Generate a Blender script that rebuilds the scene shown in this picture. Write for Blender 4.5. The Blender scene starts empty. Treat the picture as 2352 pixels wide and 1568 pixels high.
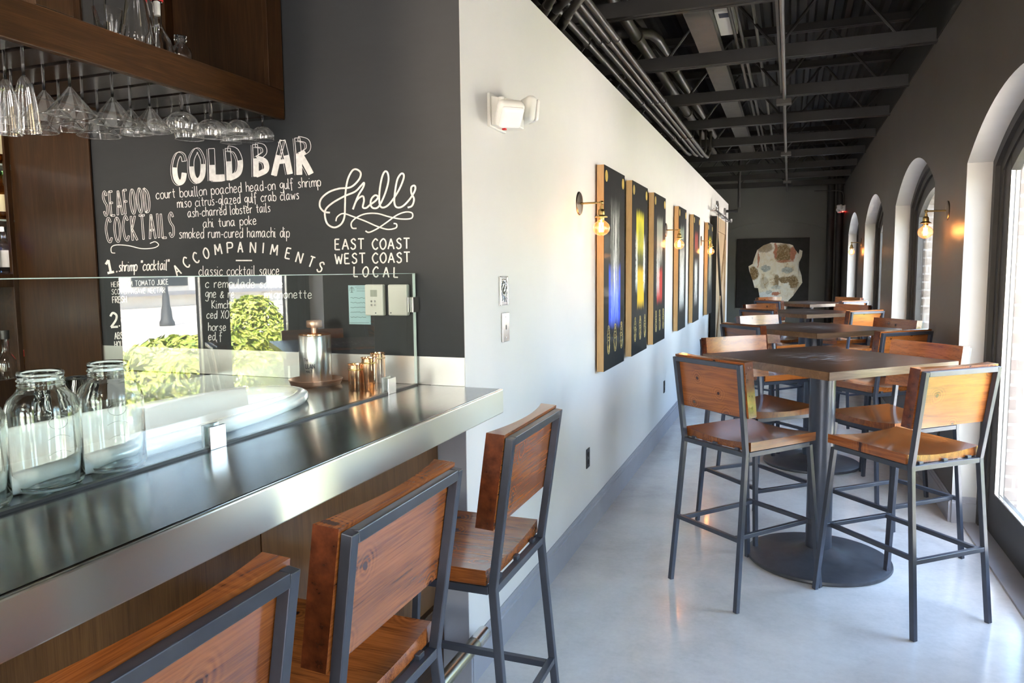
import bpy, bmesh, math, random
from mathutils import Vector, Matrix
random.seed(7)
C = bpy.context.scene.collection
PI = math.pi
# ------------------------------------------------------------------ camera
FPX, YAW, PITCH, ROLL, HCAM = 1701.0, -0.359366, -0.09464, -0.010047, 1.55
fw = Vector((math.sin(YAW)*math.cos(PITCH), math.cos(YAW)*math.cos(PITCH), math.sin(PITCH)))
r0 = Vector((math.cos(YAW), -math.sin(YAW), 0)); u0 = r0.cross(fw)
rt = math.cos(ROLL)*r0 + math.sin(ROLL)*u0
up = -math.sin(ROLL)*r0 + math.cos(ROLL)*u0
cam = bpy.data.objects.new('camera', bpy.data.cameras.new('camera')); C.objects.link(cam)
cam.matrix_world = Matrix(((rt.x, up.x, -fw.x, 0), (rt.y, up.y, -fw.y, 0), (rt.z, up.z, -fw.z, HCAM), (0, 0, 0, 1)))
cam.data.sensor_width = 36; cam.data.lens = 36*FPX/2352; cam.data.clip_start = .05; cam.data.clip_end = 300
bpy.context.scene.camera = cam
CP = Vector((0, 0, HCAM))
def ray(x, y): return rt*((x-1176)/FPX) - up*((y-784)/FPX) + fw
def on_x(x, y, X): d = ray(x, y); return CP + d*(X/d.x)
def on_y(x, y, Y): d = ray(x, y); return CP + d*(Y/d.y)
def on_z(x, y, Z): d = ray(x, y); return CP + d*((Z-HCAM)/d.z)
# ------------------------------------------------------------------ world, sun, exposure
sc = bpy.context.scene
sc.view_settings.view_transform = 'Standard'; sc.view_settings.look = 'None'
sc.cycles.max_bounces = 28; sc.cycles.transmission_bounces = 28; sc.cycles.transparent_max_bounces = 24; sc.cycles.diffuse_bounces = 6; sc.cycles.glossy_bounces = 6
sc.view_settings.gamma = 1; sc.view_settings.use_curve_mapping = False
sc.view_settings.exposure = 3.85
w = bpy.data.worlds.new('world'); sc.world = w; w.use_nodes = True
nt = w.node_tree; bg = nt.nodes['Background']
sky = nt.nodes.new('ShaderNodeTexSky'); sky.sky_type = 'NISHITA'; sky.sun_disc = False
sky.sun_elevation = math.radians(52); sky.sun_rotation = math.radians(200); sky.air_density = 1.2; sky.dust_density = 3.2
nt.links.new(sky.outputs[0], bg.inputs[0]); bg.inputs[1].default_value = .37
sun = bpy.data.objects.new('sun', bpy.data.lights.new('sun', 'SUN')); C.objects.link(sun)
sun.data.energy = 5.0; sun.data.angle = .009; sun.data.color = (1, .93, .82)
sun.rotation_euler = Vector((.2, .6, -1.1)).to_track_quat('-Z', 'Y').to_euler()
def portal(loc, rot, sx, sy):
    l = bpy.data.lights.new('portal', 'AREA'); l.shape = 'RECTANGLE'; l.size = sx; l.size_y = sy
    l.cycles.is_portal = True
    o = bpy.data.objects.new('portal', l); C.objects.link(o); o.location = loc; o.rotation_euler = rot
OPEN = [(-2.6, -1.4, .70), (.5, 1.84, 0), (3.02, 5.05, 0), (6.09, 8.22, .70), (9.26, 11.42, .70), (12.42, 14.57, .70)]
for a, b, z in OPEN: portal((1.5, (a+b)/2, (z+2.45)/2), (0, PI/2, 0), 2.45-z, b-a)
for a in (-2.3, -.2): portal((a, -3.8, 1.55), (-PI/2, 0, 0), 1.2, 1.9)
def lamp(name, loc, e, col, r=.05, kind='POINT', **k):
    l = bpy.data.lights.new(name, kind); l.energy = e; l.color = col
    if kind != 'AREA': l.shadow_soft_size = r
    for a, b in k.items(): setattr(l, a, b)
    o = bpy.data.objects.new(name, l); C.objects.link(o); o.location = loc; return o
# added warm fill lights without fixtures, behind the viewpoint
for x, y in ((-2.2, -1.6), (-.6, -1.2), (-2.4, .4)): lamp('bar_fill_light', (x, y, 2.9), 5, (1, .8, .58), .12)
# added fill spots without fixtures, to brighten the basin and bar top
for y in (.75, 1.7):
    l = lamp('bar_fill_spot', (-1.30, y, 3.68), 9, (1, .93, .84), .06, 'SPOT', spot_size=math.radians(44), spot_blend=.6); l.rotation_euler = (0, math.radians(6), 0)
# ------------------------------------------------------------------ node materials
MATS = {}
class G:
    def __init__(s, name):
        s.m = bpy.data.materials.new(name); s.m.use_nodes = True; s.t = s.m.node_tree
        s.b = s.t.nodes['Principled BSDF']; s.o = s.t.nodes['Material Output']; MATS[name] = s.m
        s.tc = None
    def n(s, typ, **k):
        q = s.t.nodes.new('ShaderNode'+typ)
        for a, v in k.items():
            if hasattr(q, a) and a not in q.inputs: setattr(q, a, v)
        return q
    def link(s, v, sock):
        if hasattr(v, 'node'): s.t.links.new(v, sock)
        elif v is not None:
            if isinstance(v, (tuple, list)) and len(v) == 3 and sock.type == 'RGBA': v = (*v, 1)
            sock.default_value = v
    def co(s, kind='Object'):
        if not s.tc: s.tc = s.n('TexCoord')
        return s.tc.outputs[kind]
    def mapped(s, scale=(1, 1, 1), loc=(0, 0, 0), kind='Object', rot=(0, 0, 0), vec=None):
        q = s.n('Mapping'); s.link(vec or s.co(kind), q.inputs[0]); q.inputs['Scale'].default_value = scale
        q.inputs['Location'].default_value = loc; q.inputs['Rotation'].default_value = rot
        return q.outputs[0]
    def noise(s, vec, scale=5, detail=4, rough=.55, dist=0, col=False):
        q = s.n('TexNoise'); s.link(vec, q.inputs['Vector']); q.inputs['Scale'].default_value = scale
        q.inputs['Detail'].default_value = detail; q.inputs['Roughness'].default_value = rough; q.inputs['Distortion'].default_value = dist
        return q.outputs['Color' if col else 'Fac']
    def ma(s, op, a, b=0., c=None, clamp=False):
        q = s.n('Math'); q.operation = op; q.use_clamp = clamp
        s.link(a, q.inputs[0]); s.link(b, q.inputs[1])
        if c is not None: s.link(c, q.inputs[2])
        return q.outputs[0]
    def ramp(s, f, stops):
        q = s.n('ValToRGB'); s.link(f, q.inputs[0]); e = q.color_ramp.elements
        while len(e) < len(stops): e.new(.5)
        for el, (p, c) in zip(e, stops): el.position = p; el.color = (*c, 1) if len(c) == 3 else c
        return q.outputs[0]
    def mix(s, f, a, b, mode='MIX'):
        q = s.n('Mix'); q.data_type = 'RGBA'; q.blend_type = mode
        s.link(f, q.inputs[0]); s.link(a, q.inputs[6]); s.link(b, q.inputs[7]); return q.outputs[2]
    def bump(s, h, strength=.2, dist=.01):
        q = s.n('Bump'); s.link(h, q.inputs['Height']); q.inputs['Strength'].default_value = strength; q.inputs['Distance'].default_value = dist
        s.t.links.new(q.outputs[0], s.b.inputs['Normal'])
    def sep(s, v):
        q = s.n('SeparateXYZ'); s.link(v, q.inputs[0]); return q.outputs
    def set(s, **k):
        names = dict(c='Base Color', r='Roughness', m='Metallic', spec='Specular IOR Level', coat='Coat Weight', coatr='Coat Roughness', tr='Transmission Weight', ior='IOR', em='Emission Color', es='Emission Strength', an='Anisotropic', al='Alpha')
        for a, v in k.items(): s.link(v, s.b.inputs[names[a]])
        return s.m
def plain(name, c, r=.5, m=0., var=.06, sc_=6, bump=0, **k):
    g = G(name); f = g.noise(g.co(), sc_)
    lo = tuple(x*(1-var) for x in c); hi = tuple(min(1, x*(1+var)) for x in c)
    g.set(c=g.ramp(f, [(.3, lo), (.7, hi)]), r=r, m=m, **k)
    if bump: g.bump(g.noise(g.co(), 180, 3), bump, .002)
    return g.m
def wood(name, cs, axis='x', scale=1., r=.3, coat=.3, knots=False, rnd=.0, ring=9.):
    g = G(name)
    st = {'x': (1, 9, 9), 'y': (9, 1, 9), 'z': (9, 9, 1)}[axis]
    oi = g.n('ObjectInfo'); off = g.n('VectorMath'); off.operation = 'MULTIPLY_ADD'
    cx = g.n('CombineXYZ'); g.link(oi.outputs['Random'], cx.inputs[0]); g.link(oi.outputs['Random'], cx.inputs[1]); g.link(oi.outputs['Random'], cx.inputs[2])
    g.link(cx.outputs[0], off.inputs[0]); off.inputs[1].default_value = (7, 5, 3); g.link(g.co(), off.inputs[2])
    v = off.outputs[0]
    big = g.noise(g.mapped(tuple(x*scale for x in st), vec=v), 1.3, 3, .5, .6)
    wv = g.ma('FRACT', g.ma('MULTIPLY', big, ring))
    wv = g.ma('ABSOLUTE', g.ma('SUBTRACT', wv, .5))
    fine = g.noise(g.mapped(tuple(x*scale*(1 if x == 1 else 5) for x in st), vec=v), 6, 5, .7)
    f = g.ma('ADD', g.ma('MULTIPLY', wv, .32), g.ma('MULTIPLY', fine, .74))
    if knots:
        vo = g.n('TexVoronoi'); vo.voronoi_dimensions = '2D'; P = g.sep(v); c2 = g.n('CombineXYZ')
        g.link(P[0], c2.inputs[0]); g.link(P[2 if axis == 'x' else 1], c2.inputs[1])
        wob = g.n('VectorMath'); wob.operation = 'MULTIPLY_ADD'; g.link(g.noise(v, 14, 2, .5, 0, True), wob.inputs[0]); wob.inputs[1].default_value = (.03, .03, 0); g.link(c2.outputs[0], wob.inputs[2])
        g.link(wob.outputs[0], vo.inputs['Vector']); vo.inputs['Scale'].default_value = 5.2
        d = vo.outputs['Distance']
        k = g.ma('SUBTRACT', 1., g.ma('MULTIPLY', d, 15.), clamp=True)
        near = g.ma('SUBTRACT', 1., g.ma('MULTIPLY', d, 3.6), clamp=True)
        rg = g.ma('MULTIPLY', g.ma('SINE', g.ma('MULTIPLY', d, 95.)), g.ma('MULTIPLY', near, .15))
        f = g.ma('SUBTRACT', g.ma('SUBTRACT', f, g.ma('MULTIPLY', k, .7)), rg)
    col = g.ramp(f, [(.18, cs[0]), (.45, cs[1]), (.75, cs[2])])
    if rnd:
        h = g.n('HueSaturation'); g.link(col, h.inputs['Color'])
        g.link(g.ma('ADD', 1.12-rnd, g.ma('MULTIPLY', oi.outputs['Random'], rnd)), h.inputs['Value'])
        col = h.outputs[0]
    g.set(c=col, r=r, coat=coat, coatr=.12, spec=.5 if coat > .1 else .2)
    g.bump(fine, .06, .002)
    return g.m
def thin_glass(name, tint=(.97, .99, .98), k=1.9, rough=0., two=False, haze=0., em=None):
    g = G(name); t = g.n('BsdfTransparent'); t.inputs[0].default_value = (*tint, 1)
    gl = g.n('BsdfGlossy'); gl.inputs['Roughness'].default_value = rough; gl.inputs['Color'].default_value = (1, 1, 1, 1)
    ge = g.n('NewGeometry'); d = g.n('VectorMath'); d.operation = 'DOT_PRODUCT'
    g.link(ge.outputs['Incoming'], d.inputs[0]); g.link(ge.outputs['Normal'], d.inputs[1])
    c = g.ma('ABSOLUTE', d.outputs['Value'])
    f = g.ma('MULTIPLY', g.ma('ADD', .04, g.ma('MULTIPLY', .96, g.ma('POWER', g.ma('SUBTRACT', 1., c), 5.))), k, clamp=True)
    if not two: f = g.ma('MULTIPLY', f, g.ma('SUBTRACT', 1., ge.outputs['Backfacing']))
    mx = g.n('MixShader'); g.link(f, mx.inputs[0]); g.link(t.outputs[0], mx.inputs[1]); g.link(gl.outputs[0], mx.inputs[2])
    out = mx.outputs[0]
    if haze:
        tl = g.n('BsdfDiffuse'); tl.inputs[0].default_value = (.9, .9, .9, 1); m2 = g.n('MixShader'); m2.inputs[0].default_value = haze
        g.link(out, m2.inputs[1]); g.link(tl.outputs[0], m2.inputs[2]); out = m2.outputs[0]
    if em:
        e = g.n('Emission'); e.inputs[0].default_value = (*em[:3], 1); e.inputs[1].default_value = em[3]; a2 = g.n('AddShader')
        g.link(out, a2.inputs[0]); g.link(e.outputs[0], a2.inputs[1]); out = a2.outputs[0]
    g.link(out, g.o.inputs[0]); return g.m
def glass(name, c=(1, 1, 1), ior=1.45, r=0.):
    g = G(name); g.set(c=c, tr=1., ior=ior, r=r)
    # light passes thin glass without black shadows
    return g.m
def glow(name, c, e):
    g = G(name); g.set(c=c, em=c, es=e, r=.5); return g.m

M = {}
def build_materials():
    g = G('white_plaster'); f = g.noise(g.co(), 2.5, 5); f2 = g.noise(g.co(), 90, 2)
    g.set(c=g.ramp(f, [(.3, (.62, .602, .583)), (.7, (.65, .632, .613))]), r=.62); g.bump(f2, .06, .002); M['white'] = g.m
    g = G('taupe_paint'); f = g.noise(g.co(), 2, 5); g.set(c=g.ramp(f, [(.3, (.088, .074, .063)), (.7, (.104, .088, .076))]), r=.42); g.bump(g.noise(g.co(), 80, 2), .05, .002); M['taupe'] = g.m
    M['reveal'] = plain('reveal_daylit', (.56, .54, .52), .5, var=.03)  # daylight on the opening sides put into the colour, paler than the wall
    M['trim_gray'] = plain('gray_trim_paint', (.29, .29, .32), .35, var=.06)
    M['gray_wall'] = plain('gray_wall_paint', (.30, .30, .34), .45, var=.05)
    M['back_green'] = plain('back_wall_paint', (.108, .108, .092), .5, var=.08, sc_=1.5)
    M['black'] = plain('black_ceiling_paint', (.006, .0055, .005), .7, var=.3)
    M['pipe'] = plain('painted_pipe', (.052, .047, .041), .38, var=.25, sc_=9)
    M['joist'] = plain('painted_joist', (.016, .0145, .0135), .55, var=.25, sc_=5)
    M['frame_dark'] = plain('dark_door_frame', (.042, .039, .037), .5, var=.1, spec=.3)
    g = G('chalkboard_paint'); f = g.noise(g.mapped((1, 1, 2)), 2.2, 6, .65); f2 = g.noise(g.mapped((3, 3, 14), rot=(0, .5, 0)), 3, 4)
    g.set(c=g.mix(g.ma('MULTIPLY', f2, .35), g.ramp(f, [(.3, (.0185, .0215, .0255)), (.7, (.024, .0275, .032))]), (.033, .0375, .043)), r=.55); M['chalkboard'] = g.m
    M['chalk'] = plain('white_chalk', (.86, .85, .83), .9, var=.12, sc_=60)
    g = G('polished_concrete'); v = g.co()
    a = g.noise(v, .9, 8, .65, .6); b = g.noise(v, 5, 6, .7); c = g.noise(v, 45, 4, .6)
    f = g.ma('ADD', g.ma('MULTIPLY', a, .55), g.ma('ADD', g.ma('MULTIPLY', b, .3), g.ma('MULTIPLY', c, .15)))
    col = g.ramp(f, [(.34, (.43, .415, .395)), (.5, (.55, .535, .51)), (.66, (.65, .635, .61))])
    g.set(c=col, r=g.ma('ADD', .10, g.ma('MULTIPLY', b, .22)), coat=.25, coatr=.08, spec=.55); g.bump(c, .02, .002); M['concrete'] = g.m
    # steel
    g = G('brushed_steel'); v = g.mapped((260, 1.5, 260)); f = g.noise(v, 1, 4, .6); s2 = g.noise(g.co(), 5, 6, .7)
    g.set(c=g.ramp(s2, [(.3, (.235, .23, .225)), (.7, (.30, .295, .29))]), m=1., r=g.ma('ADD', .13, g.ma('MULTIPLY', f, .10)), an=.8); ge = g.n('NewGeometry'); cr = g.n('VectorMath'); cr.operation = 'CROSS_PRODUCT'; g.link(ge.outputs['True Normal'], cr.inputs[0]); cr.inputs[1].default_value = (0, 1, 0); g.t.links.new(cr.outputs[0], g.b.inputs['Tangent']); g.bump(f, .05, .0008); M['steel'] = g.m
    m2 = g.m.copy(); m2.name = 'brushed_apron'; q = m2.node_tree.nodes['Principled BSDF']; q.inputs['Anisotropic'].default_value = .93
    for l in list(q.inputs['Roughness'].links): m2.node_tree.links.remove(l)
    q.inputs['Roughness'].default_value = .33; M['apron'] = m2
    for l in list(q.inputs['Base Color'].links): m2.node_tree.links.remove(l)
    q.inputs['Base Color'].default_value = (.74, .71, .62, 1)  # reflected greenery and pavement tinted into the apron's base colour
    g = G('splash_steel'); f = g.noise(g.co(), 6, 4); g.set(c=(.78, .77, .76), m=1., r=g.ma('ADD', .25, g.ma('MULTIPLY', f, .2))); M['splash'] = g.m
    M['satin'] = plain('satin_nickel', (.62, .61, .60), .25, 1., var=.05)
    M['chrome'] = plain('chrome', (.75, .75, .75), .1, 1., var=.03)
    M['dark_metal'] = plain('dark_steel_tube', (.058, .064, .085), .32, .45, var=.12, sc_=14)
    M['black_iron'] = plain('black_cast_iron', (.045, .047, .055), .42, .2, var=.2, sc_=20, bump=.15)
    M['rail'] = plain('worn_rail_metal', (.34, .32, .25), .3, 1., var=.25)
    M['brass'] = plain('aged_brass', (.42, .30, .12), .3, 1., var=.15)
    M['dark_bronze'] = plain('dark_bronze', (.12, .10, .08), .35, .9, var=.15)
    M['copper'] = plain('polished_copper', (.86, .50, .30), .17, 1., var=.06)
    M['copper_dull'] = plain('dull_copper', (.62, .40, .30), .35, .8, var=.1)
    M['alu'] = plain('brushed_aluminium', (.80, .80, .80), .28, 1., var=.04)
    M['enamel'] = plain('white_enamel', (.88, .90, .90), .12, var=.02, coat=.6)
    M['plastic'] = plain('white_plastic', (.78, .77, .72), .35, var=.02)
    M['lens'] = plain('lamp_lens', (.88, .86, .84), .25, var=.02)
    M['black_plastic'] = plain('black_plastic', (.015, .015, .015), .35)
    M['paper'] = plain('pale_blue_paper', (.48, .70, .76), .8, var=.02)
    M['ink'] = plain('dark_ink', (.05, .06, .09), .7)
    M['lcd'] = plain('lcd_screen', (.42, .44, .38), .2)
    M['red'] = plain('red_plastic', (.75, .02, .02), .35)
    M['rubber_white'] = plain('white_stopper', (.8, .8, .78), .5)
    M['led'] = glow('red_led', (1, .03, .02), 4)
    M['rackwood'] = wood('stained_alder', ((.014, .006, .002), (.040, .016, .005), (.085, .036, .011)), 'y', 1.6, .42, .08, ring=4)
    M['rackwood_v'] = wood('stained_alder_upright', ((.013, .0055, .002), (.034, .0145, .005), (.066, .029, .010)), 'z', 1.3, .45, .06, ring=4)
    M['barwood'] = wood('bar_front_veneer', ((.05, .022, .008), (.105, .048, .017), (.16, .080, .032)), 'z', 1.4, .45, .08, ring=5)
    M['darkpanel'] = plain('dark_rack_panel', (.022, .016, .014), .25, var=.15)
    st = ((.050, .010, .003), (.285, .082, .017), (.45, .150, .034))
    M['seatwood'] = wood('acacia_seat', st, 'y', 1., .24, .5, True, .55, 5)
    M['endgrain'] = plain('acacia_end_grain', (.085, .020, .007), .22, var=.5, sc_=35, coat=.5)
    M['backwood'] = wood('acacia_back', st, 'x', 1., .26, .45, True, .55, 5)
    g = G('dark_oak_top'); v = g.mapped((3, 30, 30)); f = g.noise(v, 2, 5, .7)
    sx = g.noise(g.mapped((8, 60, 8)), 1, 6, .75); cl = g.noise(g.co(), 3.2, 2); 
    P = g.sep(g.co()); rad = g.ma('SQRT', g.ma('ADD', g.ma('POWER', g.ma('ADD', P[0], .02), 2.), g.ma('POWER', P[1], 2.)))
    wear = g.ma('MULTIPLY', g.ma('MULTIPLY', g.ma('SUBTRACT', sx, .525), 12., clamp=True), g.ma('MULTIPLY', g.ma('SUBTRACT', .30, rad), 4., clamp=True))
    wear = g.ma('MULTIPLY', wear, g.ma('MULTIPLY', g.ma('SUBTRACT', cl, .40), 9., clamp=True))
    oi = g.n('ObjectInfo')
    g.set(c=g.mix(wear, g.ramp(f, [(.3, (.030, .0135, .0075)), (.7, (.085, .042, .023))]), (.55, .52, .48)), r=g.ma('ADD', .24, g.ma('MULTIPLY', f, .15)), spec=.35); g.bump(f, .04, .001); M['tabletop'] = g.m
    M['oak_edge'] = wood('oak_edge', ((.05, .026, .014), (.13, .075, .042), (.25, .155, .09)), 'x', 2, .35, .2, ring=3)
    M['ply'] = wood('pale_plywood', ((.46, .27, .12), (.56, .36, .17), (.63, .43, .22)), 'z', 3, .55, 0, ring=3)
    M['barnwood'] = wood('pale_barn_wood', ((.22, .15, .09), (.42, .30, .18), (.55, .40, .26)), 'z', 1.2, .6, 0, ring=4)
    M['canvas_black'] = plain('black_canvas', (.009, .008, .008), .5, var=.4, sc_=9, bump=.15, spec=.25)
    M['gold'] = plain('gold_paint', (.62, .43, .08), .4, .3, var=.15)
    M['goldline'] = plain('gold_outline', (.55, .42, .16), .4, .4, var=.2)
    M['pane'] = thin_glass('window_pane', (.96, .98, .97), 1.8)
    M['guard'] = thin_glass('guard_pane', (.95, .985, .975), 2.0)
    M['guard_edge'] = plain('glass_edge', (.50, .62, .60), .12, var=.02)
    M['glass'] = glass('clear_glass'); M['jarglass'] = glass('jar_glass', (.95, .985, .97))
    M['bulb'] = thin_glass('bulb_glass', (1., .90, .76), 1.4, two=True, em=(1, .30, .065, .045)); M['bowl'] = thin_glass('stemware_bowl', (.95, .955, .955), 2.8, .02, two=True, haze=.03)
    M['filament'] = glow('filament', (1, .42, .11), 10)
    M['amber'] = glass('amber_liquid', (.75, .42, .1), 1.36); M['green_glass'] = glass('green_glass', (.25, .55, .2)); M['blue_glass'] = glass('blue_glass', (.25, .4, .9))
    M['label'] = plain('bottle_label', (.75, .68, .45), .6); M['label_white'] = plain('white_label', (.8, .8, .82), .6)
    M['mirror'] = plain('back_mirror', (.82, .84, .82), .03, 1., var=.01)
    g = G('exterior_brick'); br = g.n('TexBrick'); cxyz = g.n('CombineXYZ'); P = g.sep(g.co())
    g.link(g.ma('ADD', P[0], P[1]), cxyz.inputs[0]); g.link(P[2], cxyz.inputs[1]); g.link(cxyz.outputs[0], br.inputs['Vector'])
    br.inputs['Scale'].default_value = 1; br.inputs['Brick Width'].default_value = .21; br.inputs['Row Height'].default_value = .078; br.inputs['Mortar Size'].default_value = .008
    br.inputs['Color1'].default_value = (.17, .125, .105, 1); br.inputs['Color2'].default_value = (.21, .175, .15, 1); br.inputs['Mortar'].default_value = (.5, .48, .46, 1)
    g.set(c=br.outputs['Color'], r=.8); M['brick'] = g.m
    g = G('pale_pavement'); f = g.noise(g.co(), 1.2, 6); g.set(c=g.ramp(f, [(.3, (.45, .41, .365)), (.7, (.54, .495, .45))]), r=.8); M['pavement'] = g.m
    g = G('shrub_leaf'); oi = g.n('ObjectInfo'); f = g.noise(g.co(), 14, 3)
    g.set(c=g.ramp(f, [(.3, (.14, .24, .03)), (.5, (.38, .45, .07)), (.7, (.60, .56, .13))]), r=.5); M['leaf'] = g.m
    M['bark'] = plain('bark', (.16, .12, .08), .8, var=.3)
    M['lamp_post'] = plain('lamp_post_iron', (.05, .055, .06), .45)
    M['stucco'] = plain('pale_stucco', (.70, .66, .60), .8, var=.05)
    M['far_window'] = plain('dark_far_window', (.05, .06, .07), .15)
build_materials()
# ------------------------------------------------------------------ mesh helpers
def bm(): return bmesh.new()
def box(b, x0, x1, y0, y1, z0, z1, mi=0):
    vs = [b.verts.new((x, y, z)) for z in (z0, z1) for y in (y0, y1) for x in (x0, x1)]
    for f in ((0, 2, 3, 1), (4, 5, 7, 6), (0, 1, 5, 4), (2, 6, 7, 3), (0, 4, 6, 2), (1, 3, 7, 5)):
        q = b.faces.new([vs[i] for i in f]); q.material_index = mi
    return b
def frames(p, q, hint=Vector((0, 0, 1))):
    d = (q-p).normalized(); a = hint if abs(d.dot(hint)) < .95 else Vector((1, 0, 0))
    u = d.cross(a).normalized(); return u, u.cross(d).normalized()
def path_tube(b, pts, r, seg=12, square=False, closed=False, hint=Vector((0, 0, 1)), caps=True):
    pts = [Vector(p) for p in pts]; n = len(pts); rings = []
    rs = r if isinstance(r, (list, tuple)) else [r]*n
    if square: seg = 4
    for i, p in enumerate(pts):
        t = (pts[(i+1) % n]-pts[i-1]) if (closed or 0 < i < n-1) else (pts[1]-pts[0] if i == 0 else pts[-1]-pts[-2])
        u, v = frames(p, p+t, hint)
        k = math.sqrt(2) if square else 1
        rings.append([b.verts.new(p + (u*math.cos(a)+v*math.sin(a))*rs[i]*k) for a in [2*PI*j/seg + (PI/4 if square else 0) for j in range(seg)]])
    m = n if closed else n-1
    for i in range(m):
        A, B = rings[i], rings[(i+1) % n]
        for j in range(seg): b.faces.new((A[j], A[(j+1) % seg], B[(j+1) % seg], B[j]))
    if not closed and caps: b.faces.new(rings[0][::-1]); b.faces.new(rings[-1])
    return b
def bar(b, p, q, wdt): return path_tube(b, [p, q], wdt/2, square=True)
def lathe(b, prof, c=(0, 0, 0), seg=28, closed=False, axis='z'):
    c = Vector(c); rings = []
    for r, z in prof:
        if r < 1e-6: rings.append([b.verts.new(c+ax(0, 0, z, axis))])
        else: rings.append([b.verts.new(c+ax(r*math.cos(2*PI*j/seg), r*math.sin(2*PI*j/seg), z, axis)) for j in range(seg)])
    n = len(rings)
    for i in range(n if closed else n-1):
        A, B = rings[i], rings[(i+1) % n]
        for j in range(seg):
            k = (j+1) % seg
            if len(A) == 1 and len(B) == 1: break
            if len(A) == 1: b.faces.new((A[0], B[k], B[j]))
            elif len(B) == 1: b.faces.new((A[j], A[k], B[0]))
            else: b.faces.new((A[j], A[k], B[k], B[j]))
    return b
def ax(x, y, z, axis): return Vector((x, y, z)) if axis == 'z' else Vector((z, x, y)) if axis == 'x' else Vector((y, z, x))
def prism(b, poly, axis, a0, a1, mi=0, side=None, end0=None):
    # poly: 2D points; axis 'x': poly is (y,z); 'y': (x,z); 'z': (x,y)
    def P(p, a): return {'x': (a, p[0], p[1]), 'y': (p[0], a, p[1]), 'z': (p[0], p[1], a)}[axis]
    A = [b.verts.new(P(p, a0)) for p in poly]; B = [b.verts.new(P(p, a1)) for p in poly]; n = len(poly)
    f = b.faces.new(A); f.material_index = mi if end0 is None else end0
    f = b.faces.new(B); f.material_index = mi
    for i in range(n):
        q = b.faces.new((A[i], A[(i+1) % n], B[(i+1) % n], B[i])); q.material_index = mi if side is None else side
    return b
def ring_prism(b, outer, inner, axis, a0, a1):
    # both open paths of equal length joined as a strip, closed loop
    n = len(outer)
    for i in range(n):
        j = (i+1) % n
        prism(b, [outer[i], outer[j], inner[j], inner[i]], axis, a0, a1)
    bmesh.ops.remove_doubles(b, verts=b.verts, dist=1e-5)
    return b
def obj(name, b, mats, parent=None, smooth=False, bevel=0., kind=None, loc=None, sub=0):
    bmesh.ops.recalc_face_normals(b, faces=b.faces)
    me = bpy.data.meshes.new(name); b.to_mesh(me); b.free()
    o = bpy.data.objects.new(name, me); C.objects.link(o)
    for m in (mats if isinstance(mats, (list, tuple)) else [mats]): me.materials.append(m if not isinstance(m, str) else M[m])
    if smooth:
        for p in me.polygons: p.use_smooth = True
        if smooth == 'auto':
            md = o.modifiers.new('s', 'EDGE_SPLIT'); md.split_angle = math.radians(38)
    if bevel:
        md = o.modifiers.new('b', 'BEVEL'); md.width = bevel; md.segments = 2; md.limit_method = 'ANGLE'; md.angle_limit = math.radians(40)
    if sub:
        md = o.modifiers.new('u', 'SUBSURF'); md.levels = sub; md.render_levels = sub
    if parent is not None: o.parent = parent
    if kind: o['kind'] = kind
    if loc is not None: o.location = loc
    return o
def tag(o, label, cat, group=None):
    o['label'] = label; o['category'] = cat
    if group: o['group'] = group
    return o
def thing(name, label, cat, loc=(0, 0, 0), rz=0, group=None):
    o = bpy.data.objects.new(name, None); C.objects.link(o); o.location = loc; o.rotation_euler = (0, 0, rz); o.empty_display_size = .1
    return tag(o, label, cat, group)
def struct(name, b, mats, parent=None, **k):
    return obj(name, b, mats, parent, kind='structure', **k)
def dup(root, loc, rz, label):
    kids = [c for c in C.objects if c.parent == root]
    r = root.copy(); C.objects.link(r); r.location = loc; r.rotation_euler = (0, 0, rz); r['label'] = label
    for c in kids:
        d = c.copy(); C.objects.link(d); d.parent = r
        for g in [x for x in C.objects if x.parent == c]:
            e = g.copy(); C.objects.link(e); e.parent = d
    return r
ORD = ['first', 'second', 'third', 'fourth', 'fifth', 'sixth', 'seventh', 'eighth', 'ninth', 'tenth', 'eleventh', 'twelfth']
# ------------------------------------------------------------------ room shell
XL, XR, YC, YB, YF, XF = -1.095, .95, 2.43, 16.5, -3.6, -3.6
ZW, ZT = 2.73, 3.8
ZR = 3.18
struct('floor', box(bm(), XF-.2, XR+.5, YF-.2, YB+.3, -.1, 0), 'concrete')
# corrugated roof deck
b = bm(); prof = []; x = XF-.2; k = 0
while x < XR+.55:
    prof += [(x, ZT), (x+.045, ZT), (x+.065, ZT+.05), (x+.13, ZT+.05)]; x += .15
prof = prof + [(x, ZT+.12), (XF-.2, ZT+.12)]
top = [(p[0], ZT+.12) for p in prof[:-2]]
for i in range(len(prof)-3): prism(b, [prof[i], prof[i+1], (prof[i+1][0], ZT+.12), (prof[i][0], ZT+.12)], 'y', YF-.2, YB+.3)
bmesh.ops.remove_doubles(b, verts=b.verts, dist=1e-5)
struct('ceiling', b, 'black')
def arc(y0, y1, zs, rise, inset=0, n=24):
    # segmental arch from y0 to y1 springing at zs
    hw = (y1-y0)/2; R = (hw*hw+rise*rise)/(2*rise); cy = (y0+y1)/2; cz = zs+rise-R
    R -= inset; h2 = hw-inset
    a = math.asin(min(1, h2/R)); return [(cy+R*math.sin(t), cz+R*math.cos(t)) for t in [-a+2*a*i/n for i in range(n+1)]]
ZS, RISE = 2.15, .30
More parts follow.
